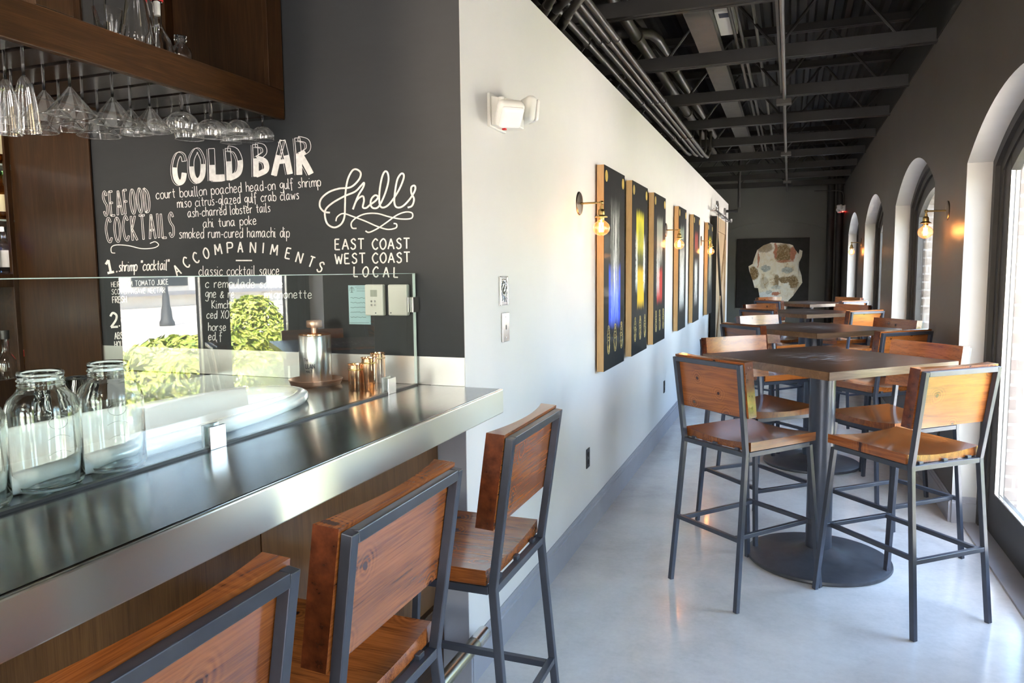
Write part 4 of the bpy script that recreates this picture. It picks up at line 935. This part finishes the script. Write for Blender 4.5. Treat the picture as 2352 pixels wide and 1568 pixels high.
# ------------------------------------------------------------------ sconces
def sconce(label, wx, sgn, y, first=None):
    # arm points away from the wall along sgn
    if first: r = dup(first, (wx, y, 1.915), 0 if sgn > 0 else PI, label); 
    else:
        r = thing('wall_sconce', label, 'wall lamp', (wx, y, 1.915), 0 if sgn > 0 else PI, 'brass sconces')
        obj('wall_plate', lathe(bm(), [(0, .0005), (.062, .0005), (.064, .003), (.060, .007), (.02, .010), (0, .012)], seg=40, axis='x'), 'dark_bronze' , r, smooth='auto')
        L = .125
        obj('arm', path_tube(bm(), [(.008, 0, 0), (L-.012, 0, 0), (L-.003, 0, -.003), (L, 0, -.012), (L, 0, -.03)], .0055, 12), 'brass', r, smooth='auto')
        obj('knuckle', lathe(bm(), [(0, -.011), (.009, -.009), (.012, 0), (.009, .009), (0, .011)], (L, 0, 0), 16), 'brass', r, smooth=True)
        s = obj('socket', lathe(bm(), [(0, -.02), (.009, -.02), (.010, -.034), (.017, -.04), (.019, -.048), (.019, -.066), (.022, -.068), (.034, -.076), (.034, -.080), (.016, -.081), (.015, -.092), (0, -.092)], (L, 0, 0), 28), 'brass', r, smooth='auto')
        gl = obj('bulb', lathe(bm(), [(.012, -.088), (.015, -.095), (.028, -.104), (.042, -.118), (.047, -.135), (.043, -.154), (.030, -.169), (.012, -.178), (0, -.179)], (L, 0, 0), 32), 'bulb', r, smooth=True)
        b = bm()
        for k in range(6):
            a = 2*PI*k/6; x, yy = .011*math.cos(a), .011*math.sin(a); x2, y2 = .011*math.cos(a+.5), .011*math.sin(a+.5)
            path_tube(b, [(L+x, yy, -.108), (L+x2, y2, -.158)], .0016, 6)
        path_tube(b, [(L, 0, -.092), (L, 0, -.108)], .003, 6)
        obj('filament', b, 'filament', gl)
    lamp('bulb_light', (wx+sgn*.125, y, 1.78), .12, (1, .40, .12), .025)
    return r
s1 = sconce('brass wall sconce with a glowing globe bulb, nearest on the white wall', XL, 1, 3.98)
sconce('brass wall sconce with a glowing globe bulb, on the white wall after the third painting', XL, 1, 7.0, s1)
sconce('brass wall sconce with a glowing globe bulb, on the white wall nearest the barn door', XL, 1, 9.9, s1)
sconce('dark brass sconce with a globe bulb on the window wall, beside the glazed door', XR, -1, 5.57, s1)
sconce('dark brass sconce with a globe bulb on the window wall, far end of the room', XR, -1, 11.95, s1)
# ------------------------------------------------------------------ emergency lamps
def emergency(label, loc, rz, led):
    t = thing('emergency_light', label, 'emergency light', loc, rz)
    b = bm(); prism(b, [(-.085, -.065), (.085, -.065), (.085, .06), (-.085, .06)], 'y', 0, .012); obj('back_plate', b, 'plastic', t, bevel=.002)
    b = bm(); A = [(-.075, -.06), (.075, -.06), (.075, .05), (-.075, .05)]; Bq = [(-.068, -.058), (.068, -.058), (.068, .03), (-.068, .045)]
    va = [b.verts.new((x, .012, z)) for x, z in A]; vb = [b.verts.new((x, .095, z)) for x, z in Bq]
    b.faces.new(va[::-1]); b.faces.new(vb)
    for i in range(4): b.faces.new((va[i], va[(i+1) % 4], vb[(i+1) % 4], vb[i]))
    obj('housing', b, 'plastic', t, bevel=.004)
    for s, d in ((-1, Vector((-.62, .70, -.12))), (1, Vector((.55, .45, -.62)))):
        hb = bm(); box(hb, -.052, .052, -.052, .052, -.032, .016)
        h = obj('lamp_head', hb, 'plastic', t, smooth=True, bevel=.022, loc=Vector((s*.082, .085, .022 if s < 0 else -.015)) + d*.028)
        h.rotation_euler = d.to_track_quat('Z', 'Y').to_euler()
        lb = bm(); A2 = [(-.046, -.046), (.046, -.046), (.046, .046), (-.046, .046)]
        v0 = [lb.verts.new((x, y, .0162)) for x, y in A2]; v1 = [lb.verts.new((x*.82, y*.82, .034)) for x, y in A2]
        lb.faces.new(v0[::-1]); lb.faces.new(v1)
        for i in range(4): lb.faces.new((v0[i], v0[(i+1) % 4], v1[(i+1) % 4], v1[i]))
        obj('lens', lb, 'lens', h, smooth=True, bevel=.012)
        for q in (h, h.children[0]): q.modifiers['b'].segments = 5
        obj('knuckle', lathe(bm(), [(0, -.02), (.012, -.02), (.012, .02), (0, .02)], (s*.075, .055, .02), 14), 'plastic', t, smooth='auto')
    for q in ((0, -.0655),) if not led else ((-.03, -.0655), (.03, -.0655)): obj('indicator', box(bm(), q[0]-.007, q[0]+.007, .03, .044, q[1]-.002, q[1]+.004), 'led' if led else 'red', t)
    return t
e = emergency('white twin-head emergency light on the white wall near its corner', (XL, 2.755, 2.165), R(-90), False)
emergency('white twin-head emergency light with red indicators high in the far corner', (XR, 15.75, 2.69), R(90), True)
# ------------------------------------------------------------------ wall plates and outlets
def plate(name, y, z, w_, h, m, label, cat, d=.006):
    t = thing(name, label, cat, (XL, y, z)); obj('plate', box(bm(), .0003, d, -w_/2, w_/2, -h/2, h/2), m, t, bevel=.002); return t
t = plate('ornate_plate', 2.812, 1.471, .082, .118, 'chrome', 'polished chrome plate with raised vine relief on the white wall', 'wall plate')
b = bm()
for k in range(3):
    path_tube(b, [(.007, -.02+.02*k+.01*math.sin(i*.9+k), -.046+i*.0092) for i in range(11)], .0022, 6)
    for i in range(4): path_tube(b, [(.007, -.02+.02*k, -.04+.022*i), (.008, -.012+.02*k, -.034+.022*i), (.007, -.016+.02*k, -.026+.022*i)], .0018, 6)
obj('vine_relief', b, 'chrome', t, smooth=True); b = bm()
for y0, y1, z0, z1 in ((-.041, .041, .055, .059), (-.041, .041, -.059, -.055), (-.041, -.036, -.059, .059), (.036, .041, -.059, .059)): box(b, .004, .009, y0, y1, z0, z1)
obj('rim', b, 'chrome', t, bevel=.001)
t = plate('switch_plate', 2.833, 1.321, .08, .12, 'satin', 'plain brushed steel plate with a small center hole below the ornate plate', 'wall plate')
obj('center_hole', box(bm(), .0055, .0066, -.006, .006, -.009, .009), 'black_plastic', t)
for z in (-.043, .043): obj('screw', lathe(bm(), [(0, .0055), (.004, .0055), (.004, .0072), (0, .0076)], (0, 0, z), 10, axis='x'), 'chrome', t)
for i, y in enumerate((4.16, 6.98, 10.03)):
    t = plate('outlet', y, .45, .07, .115, 'black_plastic', 'black wall outlet low on the white wall, %s from the camera' % ORD[i], 'outlet')
    for z in (-.022, .022):
        obj('socket_face', lathe(bm(), [(0, .0055), (.014, .0055), (.014, .0085), (0, .0085)], (0, 0, z), 16, axis='x'), 'frame_dark', t)
t = thing('outlet', 'dark outlet on the pier of the window wall behind the right-hand stools', 'outlet', (XR, 5.54, .43), PI)
obj('plate', box(bm(), .0003, .006, -.035, .035, -.057, .057), 'black_plastic', t, bevel=.002); obj('socket_face', lathe(bm(), [(0, .0055), (.016, .0055), (.016, .009), (0, .009)], (0, 0, 0), 16, axis='x'), 'frame_dark', t)
# ------------------------------------------------------------------ tall panel paintings
def paint(name, layers, seed):
    g = G(name); P = g.sep(g.co('Generated')); u, v = P[1], P[2]
    off = (seed*3.1, seed*1.7, seed*2.3)
    dr = g.noise(g.mapped((1, 22, .9), off, 'Generated'), 1.6, 5, .75); ed = g.noise(g.mapped((1, 5, 14), off, 'Generated'), 2, 5, .7); fib = g.noise(g.mapped((1, 40, 3), off, 'Generated'), 1.5, 6, .8)
    un = g.ma('ADD', u, g.ma('MULTIPLY', g.ma('SUBTRACT', ed, .5), .10)); vn = g.ma('ADD', v, g.ma('MULTIPLY', g.ma('SUBTRACT', dr, .5), .14))
    col = g.ramp(fib, [(.45, (.006, .0055, .0055)), (.8, (.018, .017, .016))])
    for kind, u0, u1, v0, v1, c in layers:
        m = g.ma('MINIMUM', g.ma('MINIMUM', g.ma('SUBTRACT', un if kind != 'b' else u, u0), g.ma('SUBTRACT', u1, un if kind != 'b' else u)), g.ma('MULTIPLY', g.ma('MINIMUM', g.ma('SUBTRACT', vn, v0), g.ma('SUBTRACT', v1, vn)), .5))
        if kind == 's':
            m = g.ma('MULTIPLY', g.ma('MULTIPLY', m, 22., clamp=True), g.ma('MULTIPLY', g.ma('SUBTRACT', fib, .43), 10., clamp=True))
        elif kind == 'w': m = g.ma('MULTIPLY', g.ma('MULTIPLY', m, 26., clamp=True), g.ma('MULTIPLY', g.ma('SUBTRACT', ed, .25), 5., clamp=True))
        else:
            m = g.ma('MULTIPLY', g.ma('MULTIPLY', m, 40., clamp=True), g.ma('ADD', .75, g.ma('MULTIPLY', fib, .5), clamp=True))
        col = g.mix(m, col, c)
    g.set(c=col, r=.65, spec=.12, coat=.10, coatr=.08); g.bump(fib, .08, .003); return g.m
WHT, GRY, BLU, YEL, ORG, RED = (.72, .72, .70), (.26, .27, .25), (.04, .09, .72), (.74, .66, .04), (.80, .50, .02), (.52, .04, .03)
PT = [(4.335, 4.91, 'blue block below a white streak, nearest the camera', [('b', .2, .8, .20, .53, BLU), ('s', .28, .75, .35, .86, GRY), ('s', .42, .62, .3, .80, WHT), ('s', .3, .7, .2, .45, (.3, .4, .6))]),
      (5.165, 5.755, 'yellow and orange blocks edged in white, second in the row', [('b', .24, .76, .58, .85, YEL), ('b', .32, .78, .26, .53, ORG), ('w', .20, .36, .36, .72, WHT), ('w', .70, .86, .36, .72, WHT), ('s', .35, .7, .5, .8, (.3, .3, .05))]),
      (6.05, 6.63, 'gray block above a dark red block, third in the row', [('b', .22, .75, .62, .86, (.30, .31, .26)), ('b', .25, .75, .26, .52, RED), ('s', .25, .75, .5, .75, (.5, .5, .46)), ('s', .2, .5, .3, .65, WHT)]),
      (7.455, 8.015, 'green-gray top and white cascade, behind the second sconce', [('b', .2, .72, .70, .86, (.26, .31, .26)), ('s', .15, .8, .15, .72, WHT), ('w', .3, .65, .25, .6, (.6, .6, .6))]),
      (8.65, 9.25, 'dark red top and white cascade, second from the barn door', [('b', .2, .72, .66, .86, (.30, .05, .04)), ('s', .2, .7, .15, .6, WHT), ('w', .32, .6, .25, .55, (.6, .6, .58))]),
      (10.22, 10.83, 'yellow top and gray streaks, beside the barn door', [('b', .2, .72, .62, .86, YEL), ('s', .2, .8, .3, .7, (.4, .38, .3)), ('s', .3, .7, .25, .55, GRY)])]
for i, (y0, y1, lab, lay) in enumerate(PT):
    t = thing('panel_painting', 'tall black panel painting with ' + lab, 'painting', (XL, y0, .94), 0, 'row of tall panel paintings')
    wd, h = y1-y0, 1.228
    obj('panel', box(bm(), .012, .054, 0, wd, 0, h), 'ply', t, bevel=.001)
    obj('canvas_face', box(bm(), .054, .056, 0, wd, 0, h), paint('panel_paint_%d' % i, lay, i+1), t)
    obj('cleat', box(bm(), .0003, .012, .06, wd-.06, h-.2, h-.1), 'ply', t)
    for yy in (.055, wd-.055): obj('gold_dot', lathe(bm(), [(0, .0562), (.034, .0562), (.034, .0572), (0, .0574)], (0, yy, h-.06), 28, axis='x'), 'gold', t)
    if i < 3:
        for cx in (.2, .52, .84):
            b = bm()
            for k in range(3):
                rnd = random.Random(i*9+k+int(cx*100)); z0 = .115+.0*k
                path_tube(b, [(.0568, wd*cx+(.012+.022*math.sin(j*PI/11))*(1 if k else -1)*(.6+.5*rnd.random())+(.008*rnd.uniform(-1, 1)), .11+j*.0145) for j in range(12)], .0016, 5)
            path_tube(b, [(.0568, wd*cx+.03*math.cos(a), .15+.055*math.sin(a)) for a in [PI+PI*j/8 for j in range(9)]], .0022, 5)
            for z in (.19, .23, .26): path_tube(b, [(.0568, wd*cx+.022*math.cos(a), z+.012*math.sin(a)) for a in [2*PI*j/8 for j in range(9)]], .0015, 5)
            obj('gold_outline', b, 'goldline', t)
# ------------------------------------------------------------------ barn door
t = thing('barn_door', 'sliding pale wood barn door with diagonal brace and black edge hanging on the white wall', 'door', (XL, 10.98, 0))
W_, H_ = 1.75, 2.30
obj('planks', box(bm(), .05, .075, .04, W_-.04, .06, H_-.04), 'barnwood', t)
b = bm()
for y0, y1, z0, z1 in ((0, .14, .02, H_), (W_-.14, W_, .02, H_), (.14, W_-.14, H_-.2, H_), (.14, W_-.14, .02, .2)): box(b, .045, .095, y0, y1, z0, z1)
path_tube(b, [(.085, .14, .25), (.085, W_-.14, H_-.25)], .011, square=True)
obj('frame', b, 'barnwood', t, bevel=.002)
obj('diagonal_brace', path_tube(bm(), [(.083, .16, 2.05), (.083, W_-.16, .25)], .022, square=True), 'frame_dark', t)
obj('edge_strip', box(bm(), .03, .1, -.02, 0, .02, H_+.0), 'black', t)
for y in (.18, W_-.25):
    h = obj('hanger_strap', box(bm(), .096, .102, y-.025, y+.025, H_-.28, H_+.19), 'frame_dark', t)
    wheel = obj('wheel', lathe(bm(), [(0, .065), (.05, .065), (.06, .07), (.052, .08), (.06, .09), (.05, .095), (0, .095)], (0, y, H_+.17), 28, axis='x'), 'satin', t, smooth='auto')
t = thing('door_track', 'black steel sliding door track mounted on the white wall over the barn door', 'rail', (XL, 10.7, 2.395))
obj('rail', box(bm(), .075, .085, 0, 3.2, -.025, .0), 'frame_dark', t, bevel=.002)
for y in (.3, 1.2, 2.1, 3.0): obj('standoff', lathe(bm(), [(0, .0005), (.012, .0005), (.012, .086), (.016, .086), (.016, .093), (0, .094)], (0, y, -.012), 14, axis='x'), 'satin', t, smooth='auto')
for y in (.02, 3.18): obj('end_stop', box(bm(), .07, .1, y-.02, y+.02, -.03, .04), 'chrome', t)
# ------------------------------------------------------------------ portrait on the far wall
YP = YB+.012
t = thing('portrait_painting', 'large square black painting of an abstract cream head on the far wall', 'painting')
x0, x1 = -1.08, .352; z0, z1 = .72, 2.18
obj('canvas', box(bm(), x0, x1, YP, YP+.03, z0, z1), 'canvas_black', t, bevel=.003)
q6 = lambda L: [on_y(1600+x/5.6, 440+y/5.6, YP) for x, y in L]
g = G('cream_impasto'); f = g.noise(g.mapped((1, 1, .8)), 3.2, 8, .72, 1.2); f2 = g.noise(g.co(), 11, 6, .75); f3 = g.noise(g.co(), 26, 6, .8, .8)
col = g.ramp(g.ma('ADD', g.ma('MULTIPLY', f, .7), g.ma('MULTIPLY', f2, .3)), [(.33, (.22, .12, .04)), (.40, (.55, .40, .22)), (.46, (.80, .72, .56)), (.6, (.88, .85, .78))])
wv = g.n('VectorMath'); wv.operation = 'MULTIPLY_ADD'; g.link(g.noise(g.co(), 7, 6, .75, 0, True), wv.inputs[0]); wv.inputs[1].default_value = (.16, 0, .16); g.link(g.co(), wv.inputs[2]); W = g.sep(wv.outputs[0])
brn = g.ramp(f3, [(.3, (.06, .035, .012)), (.5, (.26, .16, .06)), (.68, (.62, .52, .36))]); gry = g.ramp(f3, [(.35, (.20, .22, .20)), (.6, (.58, .60, .56))]); sal = g.ramp(f3, [(.3, (.36, .11, .06)), (.7, (.62, .28, .17))]); pal = g.ramp(f3, [(.3, (.60, .62, .60)), (.6, (.85, .86, .84))])
for px_, py_, rx, rz, cc, st in ((1120, 790, 125, 130, brn, .9), (735, 1050, 62, 95, brn, .95), (880, 720, 110, 70, brn, .65), (1240, 800, 40, 110, sal, .95), (1020, 760, 22, 110, sal, .8), (1120, 890, 110, 22, sal, .6), (890, 985, 72, 40, gry, .9), (1165, 1012, 82, 46, gry, .85), (1160, 1130, 120, 42, brn, .85), (1030, 1150, 34, 95, brn, .8), (1245, 1160, 60, 95, brn, .95), (870, 1170, 60, 80, brn, .35), (900, 1350, 170, 70, pal, .8), (1025, 1315, 62, 24, sal, .9), (925, 1290, 45, 25, gry, .6), (1020, 1235, 70, 30, gry, .5), (800, 870, 12, 120, sal, .8), (1290, 1290, 40, 120, brn, .45)):
    c0, c1, c2 = q6([(px_, py_), (px_+rx, py_), (px_, py_+rz)])
    dx = g.ma('DIVIDE', g.ma('SUBTRACT', g.ma('SUBTRACT', W[0], .08), c0.x), c1.x-c0.x); dz = g.ma('DIVIDE', g.ma('SUBTRACT', g.ma('SUBTRACT', W[2], .08), c0.z), c0.z-c2.z)
    dd = g.ma('SQRT', g.ma('ADD', g.ma('POWER', g.ma('ABSOLUTE', dx), 2.), g.ma('POWER', g.ma('ABSOLUTE', dz), 2.)))
    m = g.ma('MULTIPLY', g.ma('MULTIPLY', g.ma('SUBTRACT', 1.05, dd), 4., clamp=True), g.ma('MULTIPLY', g.ma('ADD', .25, f3), st*1.6, clamp=True), clamp=True)
    col = g.mix(m, col, cc)
g.set(c=col, r=.5, spec=.3); g.bump(f2, .5, .01); CRE = g.m
def daub(nm, L, m, d):
    P = [(p.x, p.z) for p in q6(L)]
    b = prism(bm(), P, 'y', YP-d, YP-.0005); bmesh.ops.triangulate(b, faces=[f for f in b.faces if len(f.verts) > 4]); return obj(nm, b, m, t)
def ell(cx, cy, a, c, n=16, rot=0): return [(cx+a*math.cos(u)*(1+.12*math.sin(3*u)), cy+c*math.sin(u)*(1+.15*math.cos(2*u))) for u in [2*PI*i/n for i in range(n)]]
daub('head_shape', [(960, 655), (1080, 660), (1200, 675), (1240, 690), (1265, 740), (1310, 800), (1325, 745), (1362, 760), (1355, 830), (1310, 930), (1325, 1000), (1350, 1080), (1360, 1170), (1310, 1240), (1240, 1340), (1180, 1400), (1150, 1500), (1130, 1700), (1000, 1700), (860, 1560), (825, 1450), (810, 1330), (790, 1240), (745, 1235), (720, 1140), (680, 1030), (668, 960), (720, 930), (740, 860), (780, 750), (860, 690)], CRE, .004)
# ------------------------------------------------------------------ outdoors
struct('ground', box(bm(), 1.285, 60, -40, 60, -.12, -.02), 'pavement')
struct('ground_front', box(bm(), -40, 60, -40, -30.001, -.12, -.02), 'pavement') if False else None
struct('ground_2', box(bm(), -40, 1.285, -40, YF-.2, -.12, -.02), 'pavement')
LEAFM = None
def bush(label, loc, rx, ry, h, n, cone=0.):
    t = thing('shrub', label, 'shrub', loc, random.uniform(0, 6), 'shrubs outside the windows')
    b = bm()
    for i in range(n):
        while True:
            a = random.uniform(0, 2*PI); zz = random.random(); r = random.uniform(.72, 1.02)
            break
        prof = math.sqrt(max(0, 1-(2*zz-1)**2*.9))*(1-cone*zz); lump = 1+.12*math.sin(a*5+zz*9)+.08*math.sin(a*9)
        p = Vector((math.cos(a)*prof*rx*r*lump, math.sin(a)*prof*ry*r*lump, .06+zz*h*(.95+.05*r)))
        nrm = Vector((p.x, p.y, (zz-.35)*h)).normalized()
        nrm = (nrm+Vector((random.uniform(-1, 1), random.uniform(-1, 1), random.uniform(-.6, 1)))*.7).normalized()
        u = nrm.orthogonal().normalized(); v = nrm.cross(u); c_, s_ = math.cos(i), math.sin(i); u, v = u*c_+v*s_, v*c_-u*s_
        L = random.uniform(.035, .07); wv = [b.verts.new(p+q) for q in (u*L, v*L*.45+nrm*.006, -u*L, -v*L*.45+nrm*.006)]
        b.faces.new(wv)
    o = obj('foliage', b, 'leaf', t); o['kind'] = 'stuff'
    obj('stem', lathe(bm(), [(0, -.02), (.05, -.02), (.035, h*.6), (0, h*.7)], seg=8), 'bark', t)
    return t
b0 = bush('low rounded yellow-green shrub outside, reflected in the left glass of the guard', (3.0, 5.95, 0), .85, 1.05, .86, 6000)
for i, (x, y, s, lab) in enumerate(((3.6, 3.6, .8, 'low rounded shrub outside nearest the glazed door'), (3.1, 8.0, .85, 'low rounded shrub outside the second arched window'), (3.5, 1.4, .9, 'low rounded shrub outside before the glazed door'), (3.5, -1.0, .9, 'low rounded shrub outside the window beside the bar stools'))):
    o = dup(b0, (x, y, 0), random.uniform(0, 6), lab); o.scale = (s, s, s)
bush('tall conical green shrub outside, reflected in the right glass of the guard', (5.3, 9.4, 0), .75, .75, 1.15, 4500, .5)
for i, (x, y) in enumerate(((15.4, 17.6), (17.5, 22.6))):
    t = thing('lamp_post', ['dark cast iron street lamp post standing on the pavement, nearer one', 'dark cast iron street lamp post standing on the pavement, farther one'][i], 'lamp post', (x, y, -.02))
    obj('post', lathe(bm(), [(0, 0), (.22, 0), (.22, .12), (.17, .2), (.15, .5), (.11, .62), (.10, .9), (.075, 1.0), (.065, 3.6), (0, 3.6)], seg=16), 'lamp_post', t, smooth='auto')
    obj('lantern', lathe(bm(), [(0, 3.6), (.12, 3.62), (.2, 4.0), (.22, 4.05), (.05, 4.25), (0, 4.3)], seg=8), 'lamp_post', t)
t = thing('far_building', 'pale stucco building across the pavement with dark windows', 'building')
obj('wall', box(bm(), 26, 32, -20, 55, -.02, 6), 'stucco', t)
for k in range(12): obj('window', box(bm(), 25.95, 26, -16+6*k, -12.6+6*k, 1.0, 3.4), 'far_window', t)
obj('ledge', box(bm(), 25.7, 26, -20, 55, .55, .75), 'trim_gray', t)
for i, (x, y) in enumerate(((14, 6), (13, -6), (20, 30))):
    t = thing('street_tree', ['street tree with a round green crown opposite the glazed door', 'street tree with a round green crown opposite the bar', 'street tree with a round green crown, far one down the street'][i], 'tree', (x, y, -.02))
    obj('trunk', lathe(bm(), [(0, 0), (.14, 0), (.10, .5), (.09, 2.6), (0, 2.7)], seg=10), 'bark', t, smooth='auto')
    b = bm()
    for k in range(2600):
        d = Vector((random.gauss(0, 1), random.gauss(0, 1), random.gauss(0, 1))).normalized()*random.uniform(.75, 1.05); p = Vector((d.x*1.6, d.y*1.6, 3.6+d.z*1.3))
        u = Vector((random.gauss(0, 1), random.gauss(0, 1), random.gauss(0, 1))).normalized(); v = u.orthogonal().normalized(); L = random.uniform(.1, .18)
        b.faces.new([b.verts.new(p+q) for q in (u*L, v*L*.5, -u*L, -v*L*.5)])
    o = obj('foliage', b, 'leaf', t); o['kind'] = 'stuff'
